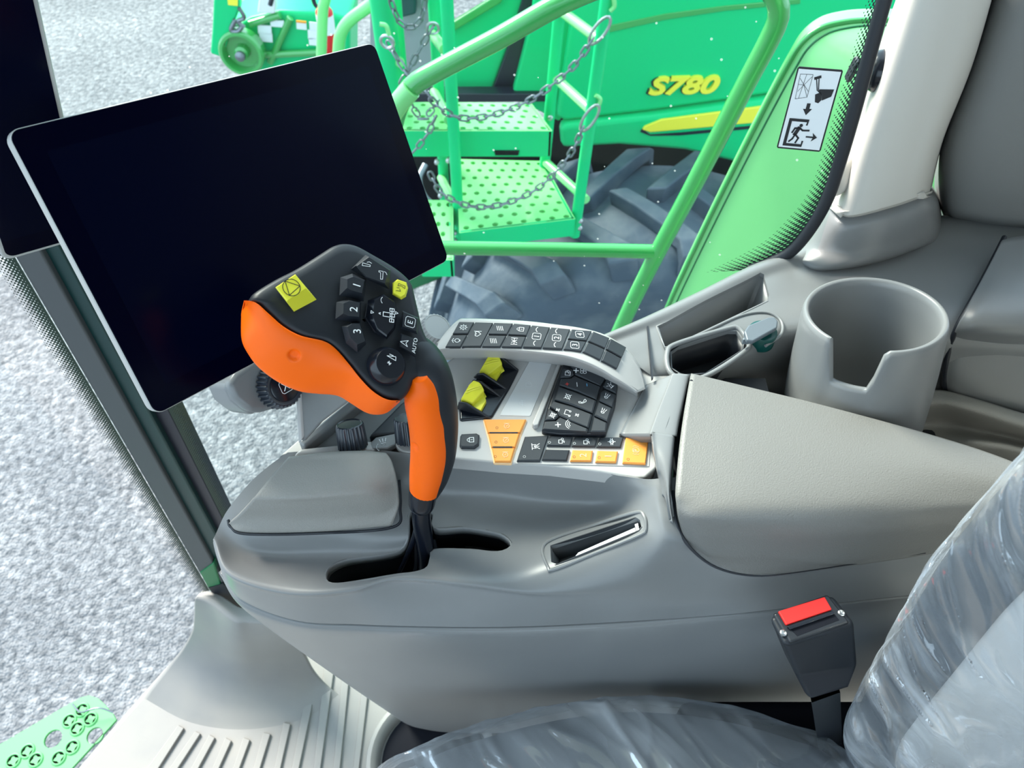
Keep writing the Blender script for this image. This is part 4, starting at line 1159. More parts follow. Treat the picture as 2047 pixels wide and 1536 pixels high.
def near_hit(u, v):
    a, b = hit(arm_bvh, u, v), hit(shell_bvh, u, v)
    return min((a, b), key=lambda p: (p - CAM).length)
gap = arcspline([near_hit(u, v) for u, v in [(1382, 762), (1367, 810), (1354, 870), (1347, 930), (1345, 985), (1350, 1036), (1368, 1080), (1404, 1118), (1445, 1140), (1500, 1151), (1560, 1149), (1700, 1129), (1850, 1106)]], 90)
V, F = tube_geo(gap, [.0014 - .0009 * min(1, max(0, (i - 42) / 20)) for i in range(90)], 8)
build('lid_gap', V, F, M['gasket'], arm)

# ================================================================== CUP HOLDER
cup_c = pz(1748, 627, .812)
cup_n = Vector((-.10, .20, .97)).normalized()
cup = empty('cup_holder', cup_c + Vector((0, 0, -.10)), 'large round taupe plastic cup holder with a notch in its rim', 'cup holder')
ax = (Vector((1, 0, 0)) - cup_n * cup_n.x).normalized(); ay = cup_n.cross(ax)
nd = pplane(1692, 740, cup_c, cup_n) - cup_c
na = math.atan2(nd.dot(ay), nd.dot(ax))
R = (pplane(1893, 620, cup_c, cup_n) - cup_c).length
prof = [(R * 1.06, -.125), (R * 1.055, -.10), (R * 1.05, -.07), (R * 1.035, -.045), (R * 1.01, -.020), (R * 1.0, -.009), (R * .99, -.003), (R * .965, .0008), (R * .93, .0016), (R * .895, -.0002), (R * .87, -.005), (R * .86, -.02), (R * .845, -.045), (R * .80, -.09), (R * .76, -.135), (R * .60, -.140), (0.0001, -.140)]
k = 96
V = []
for r, h in prof:
    for j in range(k):
        a = 2 * math.pi * j / k
        d = abs((a - na + math.pi) % (2 * math.pi) - math.pi)
        w = min(1, max(0, (.41 - d) / .15)); w = w * w * (3 - 2 * w)
        hh = h
        if h > -.06: hh = -.06 + (h + .06) * (1 - w * .60)
        V.append(cup_c + ax * (r * math.cos(a)) + ay * (r * math.sin(a)) + cup_n * hh)
F = []
for i in range(len(prof) - 1):
    for j in range(k):
        F.append((i * k + j, i * k + (j + 1) % k, (i + 1) * k + (j + 1) % k, (i + 1) * k + j))
build('cup_wall', V, F, M['taupe'], cup, angle=70)
lathe('cup_base', cup_c, cup_n, [(R * .76, -.142), (R * .74, -.138), (0, -.138)], M['hole'], cup, k=40)  # bottom painted black for the shade deep in the cup
# ================================================================== CONTROL LEVER
lever = empty('control_lever', pz(850, 1090, .66), 'orange and black multifunction lever with yellow and black buttons', 'joystick')
hc = ray(680, 650).normalized()
HN = (-hc + Vector((1, 0, 0)) * .33 + Vector((0, SP, CP)) * .30).normalized()
HO = pd(690, 660, .478)
hp = lambda u, v, h=0.0: pplane(u, v, HO + HN * h, HN)
topsil = Z1([(190, 538), (230, 492), (380, 400), (540, 318), (720, 205), (810, 150), (890, 134), (980, 153), (1100, 218), (1240, 300), (1335, 372), (1392, 440), (1412, 520), (1440, 640), (1475, 780), (1530, 890), (1600, 985), (1655, 1100)])
neck = Z1([(1660, 1180), (1600, 1200), (1520, 1165), (1450, 1155), (1400, 1180), (1365, 1255)])
seam = Z1([(1300, 1308), (1200, 1298), (1100, 1240), (1010, 1150), (920, 1040), (820, 930), (730, 872), (560, 830), (430, 760), (320, 662), (240, 588), (185, 566)])
loop = [hp(u, v, -.004) for u, v in topsil + neck + seam]
N_ = 150
out = arcspline(loop, N_, True)
cen = sum(out, Vector()) / N_
def ring(f, h, extra=Vector()):
    return [cen + (p - cen) * f + HN * h + extra for p in out]
rings = [ring(.02, .0035), ring(.35, .0034), ring(.65, .0034), ring(.86, .0032), ring(.945, .0025), ring(.985, .0003), ring(1.0, -.003), ring(1.0, -.012), ring(.985, -.022), ring(.93, -.030), ring(.7, -.036), ring(.05, -.037)]
V = [p for r in rings for p in r]
F = grid_faces(len(rings), N_, close_c=True)
F = orient(V, F, cen - HN * .017)
build('head_shell', V, F, M['black_rubber'], lever, angle=80)
# orange under-cover
seam_o = seam[::-1]                      # tip -> neck
lowsil = Z1([(138, 572), (124, 700), (130, 850), (180, 955), (260, 1055), (400, 1158), (560, 1228), (700, 1250), (800, 1258), (870, 1276), (960, 1330), (1060, 1390), (1130, 1408), (1200, 1398), (1255, 1358), (1300, 1316)])
NC = 150
A = arcspline([hp(u, v, -.0015) for u, v in Z1([(140, 562)]) + seam_o], NC)
B = arcspline([hp(u, v, -.026) for u, v in lowsil], NC)
rows = [[] for _ in range(7)]
for i, (a, b) in enumerate(zip(A, B)):
    t_ = i / (NC - 1)
    e = min(1, t_ / .05, (1 - t_) / .06); e = e * e * (3 - 2 * e)
    out_dir = (b - a).normalized() * e
    rows[0].append(a - HN * .004 * e - out_dir * .0015)
    rows[1].append(a + HN * .0004 * e)
    rows[2].append(a.lerp(b, .30) + HN * .0048 * e)
    rows[3].append(a.lerp(b, .65) + HN * .0048 * e)
    rows[4].append(b)
    rows[5].append(b - HN * .010 * e - out_dir * .004)
    rows[6].append(b.lerp(a, .5) - HN * .022 * e)
NR = 70
G = [spline([r[j] for r in rows], NR) for j in range(NC)]
V = [G[j][i] for i in range(NR) for j in range(NC)]
F = grid_faces(NR, NC)
s = 0
for f in F:
    a, b, c = V[f[0]], V[f[1]], V[f[2]]
    s += (b - a).cross(c - a).dot(HN)
if s < 0: F = [tuple(reversed(f)) for f in F]
def dent(V, F, u, v, r, depth):
    tree = BVHTree.FromPolygons(V, F)
    d = ray(u, v).normalized(); p, n, _, _ = tree.ray_cast(CAM, d)
    if p is None: return V
    if n.dot(d) > 0: n = -n
    out_ = []
    for q in V:
        w = (q - p).length
        if w < r * 1.15 and (q - p).dot(n) > -r:
            k_ = max(0, min(1, (1.15 - w / r) / .4)); k_ = k_ * k_ * (3 - 2 * k_)
            out_.append(q - n * depth * k_)
        else: out_.append(q)
    return out_
V = dent(V, F, 588, 711, .0036, .0020)
o = build('orange_cover', V, F, M['orange'], lever, angle=80)
o['label'] = 'orange moulded cover along the near side of the lever head'
# grip: orange front half and black back half of one curved handle
d0 = (hp(850, 780, -.012) - CAM).dot(Vector((0, CP, -SP)))
gD = lambda v: d0 + (.582 - d0) * (v - 780) / 202.0
og = [(838, 752, 16), (843, 766, 30), (846, 782, 38), (850, 804, 41), (855, 830, 41), (858, 856, 40), (860, 885, 39.5), (859, 912, 38.5), (855, 940, 36), (851, 962, 32.5), (847, 984, 28)]
pth = spline([pd(u, v, gD(v) - .002) for u, v, r_ in og], 90)
rd = [v.x for v in spline([Vector((r_ * gD(v) / FPX, 0, 0)) for u, v, r_ in og], 90)]
V, F = tube_geo(pth, rd, 48)
V = dent(V, F, 829, 893, .0030, .0018)
gr = build('grip', V, F, M['orange'], lever, angle=60)
gr['label'] = 'orange curved grip'
bg = [(800, 680, 30), (822, 700, 40), (842, 722, 45), (856, 752, 47), (866, 790, 46), (871, 830, 45), (872, 868, 44), (868, 910, 43), (861, 945, 39), (855, 965, 35), (848, 986, 28.5)]
pth = spline([pd(u, v, gD(max(v, 770)) + .006) for u, v, r_ in bg], 70)
rd = [v.x for v in spline([Vector((r_ * gD(v) / FPX, 0, 0)) for u, v, r_ in bg], 70)]
V, F = tube_geo(pth, rd, 40)
build('grip_back', V, F, M['black_rubber'], lever, angle=60)
# collar, shaft and cable at the foot
tube('grip_collar', [('d', 847, 980, .579), ('d', 845, 992, .582), ('d', 843, 1008, .586), ('d', 842, 1014, .588)], [.0108, .0106, .0100, .0088], M['black_gloss'], lever, k=24, n=16)
tube('shaft', [('d', 842, 1006, .590), ('d', 843, 1040, .600), ('d', 848, 1080, .612), ('d', 852, 1115, .625), ('d', 850, 1150, .640)], [.0078, .0074, .0072, .0072, .0072], M['black_gloss'], lever, k=20, n=24)
tube('cable', [('d', 834, 1050, .606), ('d', 826, 1080, .612), ('d', 812, 1115, .620), ('d', 795, 1150, .630)], .0022, M['black_gloss'], lever, k=10, n=16)
# buttons on the face
def frust(name, base, top, h, mats, glyphs=(), rot=True, label=None, mid=None, h0=.0034, gang=None):
    b = [hp(u, v, h0 - .0004) for u, v in Z1(base)]
    t = [hp(u, v, h0 + h) for u, v in Z1(top)]
    k = len(b)
    ct = sum(t, Vector()) / k
    m_ = [x.lerp(y, .86) for x, y in zip(b, t)]
    t2 = [ct + (x - ct) * .93 for x in t]
    t1 = [x - HN * .0008 for x in t]
    V = b + t1 + t2 + [ct]
    F = []
    for i in range(k):
        j = (i + 1) % k
        F += [(i, j, k + j, k + i), (k + i, k + j, 2 * k + j, 2 * k + i), (2 * k + i, 2 * k + j, 3 * k)]
    F = orient(V, F, (sum(b, Vector()) / k) - HN * .003)
    fm = [0] * len(F)
    right = (Vector((1, 0, 0)) - HN * HN.x).normalized(); upv = HN.cross(right)
    if gang:
        ca, sa = math.cos(math.radians(gang)), math.sin(math.radians(gang))
        right, upv = right * ca + upv * sa, upv * ca - right * sa
    ex, ey = (upv, -right) if rot else (right, upv)
    for g in glyphs:
        gv, gf = glyph3(g, ct, ex, ey, HN, .0003)
        o_ = len(V); V += gv; F += [tuple(i + o_ for i in f) for f in gf]; fm += [1] * len(gf)
    o = build(name, V, F, mats, lever, fm=fm, angle=28)
    if label: o['label'] = label
    return o
KB = [M['black_rubber'], M['print_white']]
KG = [M['black_gloss'], M['print_white']]
YE = [M['yellow'], M['print_black']]
frust('button', [(392, 490), (535, 385), (680, 555), (512, 645)], [(376, 462), (525, 364), (608, 472), (462, 568)], .0075, YE, [('tric', .0112, 0, 0, .07)], gang=20, label='large square yellow stop button')
frust('button', [(935, 330), (1045, 222), (1232, 335), (1222, 480), (1075, 415)], [(975, 300), (1068, 232), (1228, 335), (1195, 440), (1050, 390)], .0048, KB, [('blade', .0080, .003, .0045, .07), ('blade2', .0080, -.002, -.0055, .07)], label='black rocker with blade symbols')
frust('button', [(858, 390), (945, 362), (1050, 400), (1032, 570), (930, 545), (850, 525)], [(905, 400), (955, 380), (1040, 412), (1022, 512), (940, 490), (905, 470)], .0062, KB, [('T:1', .0048, 0, -.0015)], gang=-8, label='black button with numeral 1')
frust('button', [(828, 575), (920, 552), (1012, 565), (1006, 735), (910, 715), (820, 700)], [(878, 580), (925, 562), (1005, 578), (1002, 688), (915, 680), (875, 660)], .0062, KB, [('T:2', .0048, 0, -.0018)], label='black button with numeral 2')
frust('button', [(868, 755), (935, 722), (1005, 722), (1052, 885), (985, 950), (900, 880)], [(905, 755), (945, 730), (1005, 735), (1048, 868), (985, 895), (930, 840)], .0062, KB, [('T:3', .0048, .001, -.001)], gang=8, label='black button with numeral 3')
frust('button', [(1245, 432), (1282, 405), (1350, 428), (1362, 470), (1345, 535), (1310, 556), (1245, 518)], [(1252, 430), (1285, 404), (1346, 424), (1358, 466), (1338, 520), (1308, 538), (1252, 505)], .0032, YE, [('spout', .0080, 0, 0, .075)], gang=-12, label='small yellow unloading button')
frust('button', [(1318, 636), (1442, 692), (1432, 815), (1306, 772)], [(1326, 645), (1436, 695), (1426, 795), (1316, 758)], .0022, KB, [('rbox', .0085, 0, 0, .06), ('T:E', .0034, 0, 0)], gang=-8, label='black button marked E')
frust('button', [(1306, 806), (1428, 852), (1418, 988), (1292, 915)], [(1312, 812), (1424, 856), (1414, 968), (1302, 906)], .0022, KB, [('nav', .0075, .0, .0028, .09), ('T:AUTO', .0026, 0, -.0042)], gang=-8, label='black button marked AUTO')
frust('button', [(1060, 560), (1180, 512), (1265, 562), (1285, 650), (1265, 775), (1205, 850), (1110, 800), (1040, 690)], [(1108, 555), (1182, 514), (1262, 568), (1280, 650), (1258, 765), (1205, 830), (1130, 775), (1088, 670)], .0042, KG, [('head', .0125, 0, -.001, .06), ('tri', .0030, 0, .0085, .2), ('tri', .0030, .002, -.0075, .2), ('arc', .006, .009, .002, .1)], label='glossy black header pad')
rb = Z1([(1205, 1048), (1232, 1005)])
rc = hp(*rb[0], .002)
rad = (hp(450 + 1345 / 3.722, 450 + 1060 / 3.722, .002) - rc).length * .98
o = lathe('button', rc, HN, [(rad * 1.03, -.004), (rad * 1.0, .0005), (rad * .96, .002), (rad * .80, .0062), (rad * .76, .0068), (rad * .5, .0066), (0, .0064)], M['black_gloss'], lever, k=48)
o['label'] = 'round glossy black button'
gv, gf = glyph3(('star', .0090, 0, 0, .07), hp(450 + 1232 / 3.722, 450 + 1005 / 3.722, .009), *(lambda r, u: (u, -r))((Vector((1, 0, 0)) - HN * HN.x).normalized(), HN.cross((Vector((1, 0, 0)) - HN * HN.x).normalized())), HN, .0)
build('button_print', gv, gf, M['print_white'], lever, smooth=False)
# ================================================================== MAIN DISPLAY
def display(name, label, TL, TR, BR, BL, thick, rad_, frame_w, area=(.045, .055), back=True):
    W = TR - TL; H = BL - TL
    X = W.normalized(); w = W.length
    Y = (H - X * H.dot(X)).normalized(); h = H.length
    Nn = X.cross(Y).normalized()
    if Nn.dot(CAM - TL) < 0: Nn = -Nn
    cc = (TL + TR + BR + BL) / 4
    root = empty(name, cc - Nn * thick, label, 'monitor')
    def rr(w_, h_, r, h0):
        pts = []
        for sx, sy, a0 in ((1, 1, 0), (-1, 1, 90), (-1, -1, 180), (1, -1, 270)):
            for i in range(7):
                a = math.radians(a0 + i * 15)
                pts.append(cc + X * (sx * (w_ / 2 - r) + r * math.cos(a)) + Y * (sy * (h_ / 2 - r) + r * math.sin(a)) + Nn * h0)
        return pts
    body = prism('housing', rr(w, h, rad_, -.0004), -Nn * thick, M['bezel'], root, bev=.0016, seg=3)
    prism('screen', rr(w - frame_w * 2, h - frame_w * 2, rad_ * .85, 0.0), -Nn * .003, M['screen'], root, bev=.0006)
    prism('display_area', rr(w - .052 * w * 2, h - .085 * h * 2, .002, .00015), -Nn * .0004, M['screen_area'], root)
    if back: prism('rear_housing', rr(w * .62, h * .62, .02, -thick + .0005), -Nn * .022, M['key_dark'], root, bev=.006)
    return root, X, Y, Nn, cc
S_ = .905
mon, MX, MY, MN, MC = display('touchscreen_monitor', 'large dark landscape touchscreen monitor behind the lever', pd(9, 262, .48167 * S_), pd(748, 84, .68179 * S_), pd(900, 520, .75458 * S_), pd(312, 832, .55446 * S_), .009, .0075, .0007)
# rotary selector module under the display
modo = MC - MN * .020
mp_ = lambda u, v, h=0: pplane(u, v, modo + MN * h, MN)
mod = prism('selector_module', [mp_(u, v) for u, v in [(455, 768), (472, 746), (620, 640), (790, 640), (800, 725), (640, 793), (525, 826), (500, 826), (468, 800)]], -MN * .034, M['taupe'], mon, bev=.005, seg=3)
mod['label'] = 'grey rotary selector module under the screen'
prism('module_end_cap', [mp_(u, v, -.004) for u, v in [(449, 772), (462, 752), (480, 745), (512, 805), (515, 829), (497, 829), (463, 803)]], -MN * .030, M['taupe'], mon, bev=.005, seg=3)
kc = mp_(556, 771, .001)
V, F = knob_geo(kc, MN, .0185, .0165, .010, 30)
kn = build('selector_dial', V, F, M['knob'], mon, angle=28)
o = lathe('dial_face', kc + MN * .0100, MN, [(.0120, -.002), (.0120, .0003), (.0112, .0008), (0, .0008)], M['black_gloss'], kn, k=36)
gu = -MX * .45 + MY * -.9
gu = (MY * -1.0 + MX * 0.0)
gv1 = glyph3(('rbox', .0125, 0, 0, .06), kc + MN * .0112, MX, -MY, MN, .0)
gv2 = glyph3(('T:X', .0062, 0, 0), kc + MN * .0112, MX, -MY, MN, .0)
V, F = join_geo([gv1, gv2])
build('dial_print', V, F, M['print_white'], kn, smooth=False)
# support column
colm = prism('support_column', [pd(u, v, .60) for u, v in [(592, 760), (690, 745), (705, 800), (640, 850), (600, 895)]], Vector((.01, .03, -.004)), M['wall_grey'], mon, bev=.003)
prism('column_edge', [pd(u, v, .598) for u, v in [(590, 775), (597, 773), (604, 880), (596, 890)]], Vector((.004, .012, 0)), M['taupe_light'], mon, bev=.001)

# ================================================================== CORNER DISPLAY
BLc, BRc, TRc = pd(16, 522, .54), pd(190, 472, .573), pd(42, -110, .409)
side, *_ = display('corner_monitor', 'dark narrow upright monitor at the front corner, cropped by the photo', BLc + (TRc - BRc), TRc, BRc, BLc, .012, .007, .0028, back=False)

# ================================================================== BUCKLE
bk = empty('seat_belt_buckle', ('w',)[0:0] or pz(1655, 1420, .60), 'black seat belt buckle with a red release button beside the seat', 'seat belt')
ZB = .712
tl, tr_, br, bl = pz(1536, 1232, ZB), pz(1664, 1186, ZB), pz(1711, 1246, ZB), pz(1568, 1293, ZB)
bn = (tr_ - tl).cross(bl - tl).normalized()
if bn.z < 0: bn = -bn
brm, blm = py(1718, 1335, .200), py(1592, 1352, .200)
brb, blb = py(1700, 1380, .188), py(1618, 1403, .188)
trm = brm + (tr_ - br) * .95; tlm = blm + (tl - bl) * .95
trb = brb + (tr_ - br) * .75; tlb = blb + (tl - bl) * .75
V = [tl, tr_, br, bl, tlm, trm, brm, blm, tlb, trb, brb, blb]
F = [(0, 3, 2, 1)] + [(i, (i + 1) % 4, 4 + (i + 1) % 4, 4 + i) for i in range(4)] + [(4 + i, 4 + (i + 1) % 4, 8 + (i + 1) % 4, 8 + i) for i in range(4)] + [(8, 9, 10, 11)]
F = orient(V, F, sum(V, Vector()) / 12)
o = build('buckle_body', V, F, M['black_rubber'], bk, angle=30); bevel(o, .004, 3)
bq = lambda u, v, h=0: pz(u, v, ZB + h)
prism('release_button', [bq(u, v, .0028) for u, v in [(1556, 1222), (1649, 1193), (1664, 1219), (1572, 1250)]], Vector((0, 0, -.004)), M['red'], bk, bev=.0009)['label'] = 'red release button'
prism('buckle_frame', [bq(u, v, .0012) for u, v in [(1545, 1226), (1655, 1187), (1700, 1245), (1580, 1286)]], Vector((0, 0, -.004)), M['key_black'], bk, bev=.002)
prism('tongue_slot', [bq(u, v, .0014) for u, v in [(1580, 1258), (1668, 1228), (1678, 1240), (1594, 1272)]], Vector((0, 0, -.003)), M['hole'], bk)
prism('slot_ramp', [bq(u, v, .0032) for u, v in [(1574, 1252), (1665, 1221), (1669, 1228), (1580, 1259)]], Vector((0, 0, -.004)), M['black_gloss'], bk, bev=.0006)
for u, v in ((1566, 1266), (1682, 1226)):
    lathe('screw', bq(u, v, .0012), (0, 0, 1), [(.0025, -.001), (.0025, .0006), (.0018, .001), (.0007, .0006), (0, .0004)], M['steel'], bk, k=14)
sp_ = [py(1650, 1390, .196), py(1655, 1440, .200), py(1660, 1500, .205), py(1662, 1580, .210)]
V = []
for p in spline(sp_, 14):
    for sx, sy in ((-1, -1), (1, -1), (1, 1), (-1, 1)):
        V.append(p + Vector((.0125 * sx, .002 * sy + .004 * sx, 0)))
F = [f for f in grid_faces(14, 4, close_c=True)]
F = orient(V, F, sp_[1])
build('stalk', V, F, M['strap'], bk)

# ================================================================== SEAT AND ITS PLASTIC COVERS
seat = empty('driver_seat', (.30, .0, .30), 'grey driver seat under clear protective film', 'seat')
def wrinkle(v, amp, D, hi=46, lo=7, seed=0):
    D = Vector(D).normalized()
    A1 = D.cross(Vector((.3, .8, .5))).normalized(); A2 = D.cross(A1)
    w = noise.noise(v * 9 + Vector((seed, 3, 1))) * .35
    p = Vector((v.dot(D) * lo + seed, v.dot(A1) * hi + w * 3, v.dot(A2) * hi * .6))
    n1 = noise.noise(p); n2 = noise.noise(p * 1.9 + Vector((5, 1, 2)))
    n3 = noise.noise(v * 24 + Vector((1, seed, 4)))
    r = (1 - abs(n1)) ** 4 * .9 + (1 - abs(n2)) ** 5 * .45 + n3 * .35
    return amp * (r - .4)
cush_edge = [(700, 1600), (760, 1536), (830, 1500), (905, 1466), (1000, 1438), (1080, 1418), (1160, 1404), (1250, 1395), (1340, 1398), (1420, 1408), (1500, 1424), (1580, 1448), (1640, 1468), (1685, 1500), (1700, 1530), (1715, 1560)]
def cz(i): return .470
rowA = [pz(u, v, .470) for u, v in cush_edge]
def cush_rows(dz, grow):
    R0 = [p + Vector((0, .012, -.07)) for p in rowA]
    R1 = [p + Vector((0, .004, -.02)) for p in rowA]
    R2 = [p for p in rowA]
    R3 = [p + Vector((0, -.022, .014)) for p in rowA]
    R4 = [p + Vector((0, -.075, .024)) for p in rowA]
    R5 = [p + Vector((0, -.20, .028)) for p in rowA]
    return [[p + Vector((0, 0, dz)) for p in r] for r in (R0, R1, R2, R3, R4, R5)]
inner = [[p + Vector((0, -.012, -.010)) for p in r] for r in cush_rows(0, 0)]
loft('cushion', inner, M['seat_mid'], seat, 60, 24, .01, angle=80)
film1 = loft('seat_cover_film', cush_rows(0, 0), M['film_soft'], None, 220, 90, 0, angle=80,
             disp=lambda v, i: v + Vector((0, .25, 1)).normalized() * wrinkle(v, .0050, (.62, -.75, .1), 30, 7))
tag(film1, 'crinkled clear plastic film draped over the seat cushion', 'plastic film', 'plastic seat covers')
# backrest
be = [(2130, 870), (2047, 948), (1990, 1012), (1940, 1066), (1895, 1115), (1850, 1172), (1812, 1235), (1775, 1300), (1740, 1360), (1712, 1412), (1692, 1455), (1690, 1495), (1705, 1530), (1740, 1580)]
def bd(i): return .60
rowB = [py(u, v, .175) for u, v in be]
rB = [[p + Vector((.05, .05, -.03)) for p in rowB], [p + Vector((.014, .020, -.008)) for p in rowB], rowB, [p + Vector((.022, -.022, .010)) for p in rowB], [p + Vector((.065, -.040, .025)) for p in rowB], [p + Vector((.16, -.055, .050)) for p in rowB], [p + Vector((.34, -.070, .09)) for p in rowB]]
innerB = [[p + Vector((.040, .0, -.018)) for p in r] for r in rB]
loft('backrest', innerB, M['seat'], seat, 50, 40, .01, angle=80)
loft('backrest_shade', [[p + Vector((.020, .012, -.016)) for p in r] for r in rB[:4]], M['seat_shade'], seat, 50, 20, .006, angle=80)  # dark band painted as the shade behind the film's edge
film2 = loft('seat_cover_film', rB, M['film'], None, 240, 140, 0, angle=80,
             disp=lambda v, i: v + Vector((-.35, -.5, .78)).normalized() * wrinkle(v, .0125, (.45, -.35, -.80), 34, 5, 9))
tag(film2, 'crinkled clear plastic film over the seat backrest at the right edge', 'plastic film', 'plastic seat covers')
# seat base, painted black and sized to darken the gap by the buckle
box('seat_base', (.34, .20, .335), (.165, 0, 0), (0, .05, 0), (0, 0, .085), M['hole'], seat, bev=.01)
# emergency exit notice on the glass
# ================================================================== NOTICE ON THE WINDOW
nq = [gp(u, v, .0035) for u, v in [(1595, 133), (1686, 140), (1640, 304), (1552, 296)]]
def bil(s, t): return nq[0].lerp(nq[1], s).lerp(nq[3].lerp(nq[2], s), t)
nn_ = (nq[1] - nq[0]).cross(nq[3] - nq[0]).normalized()
if nn_.dot(CAM - nq[0]) < 0: nn_ = -nn_
notice = empty('exit_notice', bil(.5, .5), 'black and white emergency exit pictogram notice stuck on the window', 'sign')
def flat(name, polys, mat, lift, parent=notice):
    V = []; F = []
    for poly in polys:
        o_ = len(V); V += [bil(s, t) + nn_ * lift for s, t in poly]; F.append(tuple(range(o_, len(V))))
    return build(name, V, F, mat, parent, smooth=False)
def strokes(lines, w, asp=1.0):
    V2, F2 = stroke_geo([[(x, y * 1.79) for x, y in l] for l in lines], w)
    return [[(V2[i][0], V2[i][1] / 1.79) for i in f] for f in F2]
r = .035
bo = prism('notice_border', [bil(s, t) for s, t in [(0, .02), (.03, 0), (.97, 0), (1, .02), (1, .98), (.97, 1), (.03, 1), (0, .98)]], -nn_ * .0006, M['print_black'], notice)
flat('notice_field', [[(.035, .022), (.965, .022), (.965, .978), (.035, .978)]], M['white_decal'], .0003)
pic = []
pic += strokes([[(.10, .08), (.38, .075), (.38, .34), (.13, .37), (.10, .08)], [(.12, .13), (.37, .27)], [(.37, .10), (.14, .28)], [(.24, .08), (.20, .36)], [(.12, .2), (.24, .2), (.37, .33)]], .008)
pic += [[(.42, .105), (.56, .075), (.58, .105), (.44, .135)]]
pic += strokes([[(.48, .12), (.56, .25)], [(.53, .11), (.585, .24)]], .022)
pic += [[(.56, .255), (.62, .235), (.92, .225), (.90, .31), (.72, .365), (.68, .30)]]
pic += [[(.54, .30), (.66, .265), (.71, .36), (.66, .40), (.58, .39)]]
pic += [[(.42, .41), (.50, .41), (.50, .475), (.56, .475), (.46, .555), (.36, .48), (.42, .48)]]
pic += [[(.12, .605), (.57, .605), (.56, .68), (.52, .68), (.53, .64), (.19, .64), (.19, .92), (.52, .92), (.52, .875), (.56, .875), (.55, .955), (.12, .955)]]
pic += [[(.42 + .04 * math.cos(a), .685 + .022 * math.sin(a)) for a in [i * math.pi / 5 for i in range(10)]]]
pic += strokes([[(.39, .72), (.33, .80)]], .085)
pic += strokes([[(.26, .78), (.30, .725), (.40, .715), (.48, .745), (.62, .74)], [(.34, .80), (.30, .86), (.24, .895)], [(.34, .80), (.43, .845), (.39, .905)]], .04)
pic += strokes([[(.60, .82), (.78, .82)]], .035)
pic += [[(.72, .765), (.84, .82), (.72, .875), (.75, .82)]]
flat('notice_print', pic, M['print_black'], .0006)

# ================================================================== OWN MACHINE OUTSIDE THE GLASS
YR = 1.05
rl = empty('handrail', py(1240, 660, YR), 'bent green tubular handrail just outside the side window', 'handrail')
main = [('y', 1225, 690, YR), ('y', 1262, 610, YR), ('y', 1312, 510, YR), ('y', 1400, 345, YR), ('y', 1490, 170, YR), ('y', 1535, 85, YR), ('y', 1556, 35, YR), ('y', 1552, 0, YR), ('y', 1530, -30, YR), ('y', 1470, -60, YR), ('y', 1350, -60, YR), ('y', 1240, -40, YR), ('y', 1130, 2, YR), ('y', 1000, 75, YR), ('y', 880, 138, YR), ('y', 825, 172, YR), ('y', 795, 220, YR), ('y', 785, 290, YR), ('y', 800, 420, YR)]
mp2 = arcspline([P(q) for q in main], 110)
V, F = tube_geo(mp2, .0150, 18)
build('rail_loop', V, F, M['green_tube'], rl, angle=70)
tube('cross_rail', [('y', 760, 492, YR), ('y', 900, 496, YR), ('y', 1100, 499, YR), ('y', 1310, 503, YR)], .0128, M['green_tube'], rl, k=18, n=20)
tube('grip_sleeve', [('y', 786, 225, YR - .006), ('y', 800, 203, YR - .008), ('y', 822, 178, YR - .006)], .0155, M['green_skylit'], rl, k=16, n=14)

own = empty('body_panel', py(1500, 500, .92), 'glossy green curved body panel, painted pale with sky sheen, beside the window pillar', 'panel')
pe = [(1285, 735), (1335, 612), (1405, 462), (1470, 330), (1530, 212), (1575, 128), (1603, 84), (1640, 56), (1685, 44), (1730, 40), (1790, 40)]
L_ = [py(u, v, .965) for u, v in pe]
d2 = Vector((.4, -.42, -.14))
rowsP = [[p + Vector((.008, .03, 0)) for p in L_], L_, [p + d2 * .012 for p in L_], [p + d2 * .03 for p in L_], [p + d2 * .1 + Vector((0, -.003, .003)) for p in L_], [p + d2 * .3 + Vector((0, -.006, .008)) for p in L_], [p + d2 * .6 for p in L_]]
loft('panel_skin', rowsP, M['green_skylit'], own, 60, 40, .006, even=False, angle=70)
dl = [p + d2 * .020 for p in L_]
tube('panel_seam', dl, .0013, M['green_dark'], own, k=8, n=60)
tube('panel_edge', [p + Vector((0, -.001, 0)) for p in L_], .004, M['green_tube'], own, k=10, n=60)

# perforated step below the windscreen
zs = -.12
def sp2(u, v): p = pz(u, v, zs); return (p.x, p.y)
stp = [sp2(u, v) for u, v in [(-160, 1585), (0, 1489), (140, 1407), (160, 1396), (178, 1391), (196, 1397), (208, 1408), (226, 1428), (232, 1440), (140, 1540), (20, 1680), (-120, 1760)]]
Z0 = lambda x, y: (x / 2.559, 1000 + y / 2.559)
def star(c, r, ang):
    pts = []
    for i in range(16):
        a = ang + i * math.pi / 8
        rr_ = r * (1 if i % 4 == 0 else (.55 if i % 4 == 2 else .72))
        pts.append((c[0] + rr_ * math.cos(a), c[1] + rr_ * math.sin(a)))
    return pts
def rnd(c, r): return [(c[0] + r * math.cos(i * math.pi / 9), c[1] + r * math.sin(i * math.pi / 9)) for i in range(18)]
stars = [(355, 1130), (463, 1122), (395, 1170), (140, 1285), (68, 1335), (182, 1330), (300, 1320), (370, 1265), (420, 1075)]
holes = [star(sp2(*Z0(*q)), .0088, .5) for q in stars] + [rnd(sp2(*Z0(272, 1222)), .0148), rnd(sp2(*Z0(485, 1205)), .0135)]
V, F = holed_plate(stp, holes, .006)
V = [Vector((v.x, v.y, zs + v.z - .003)) for v in V]
step = empty('access_step', (stp[3][0], stp[3][1], zs), 'pale green perforated access step outside the windscreen', 'step')
build('step_plate', V, F, M['green_step'], step, angle=30)
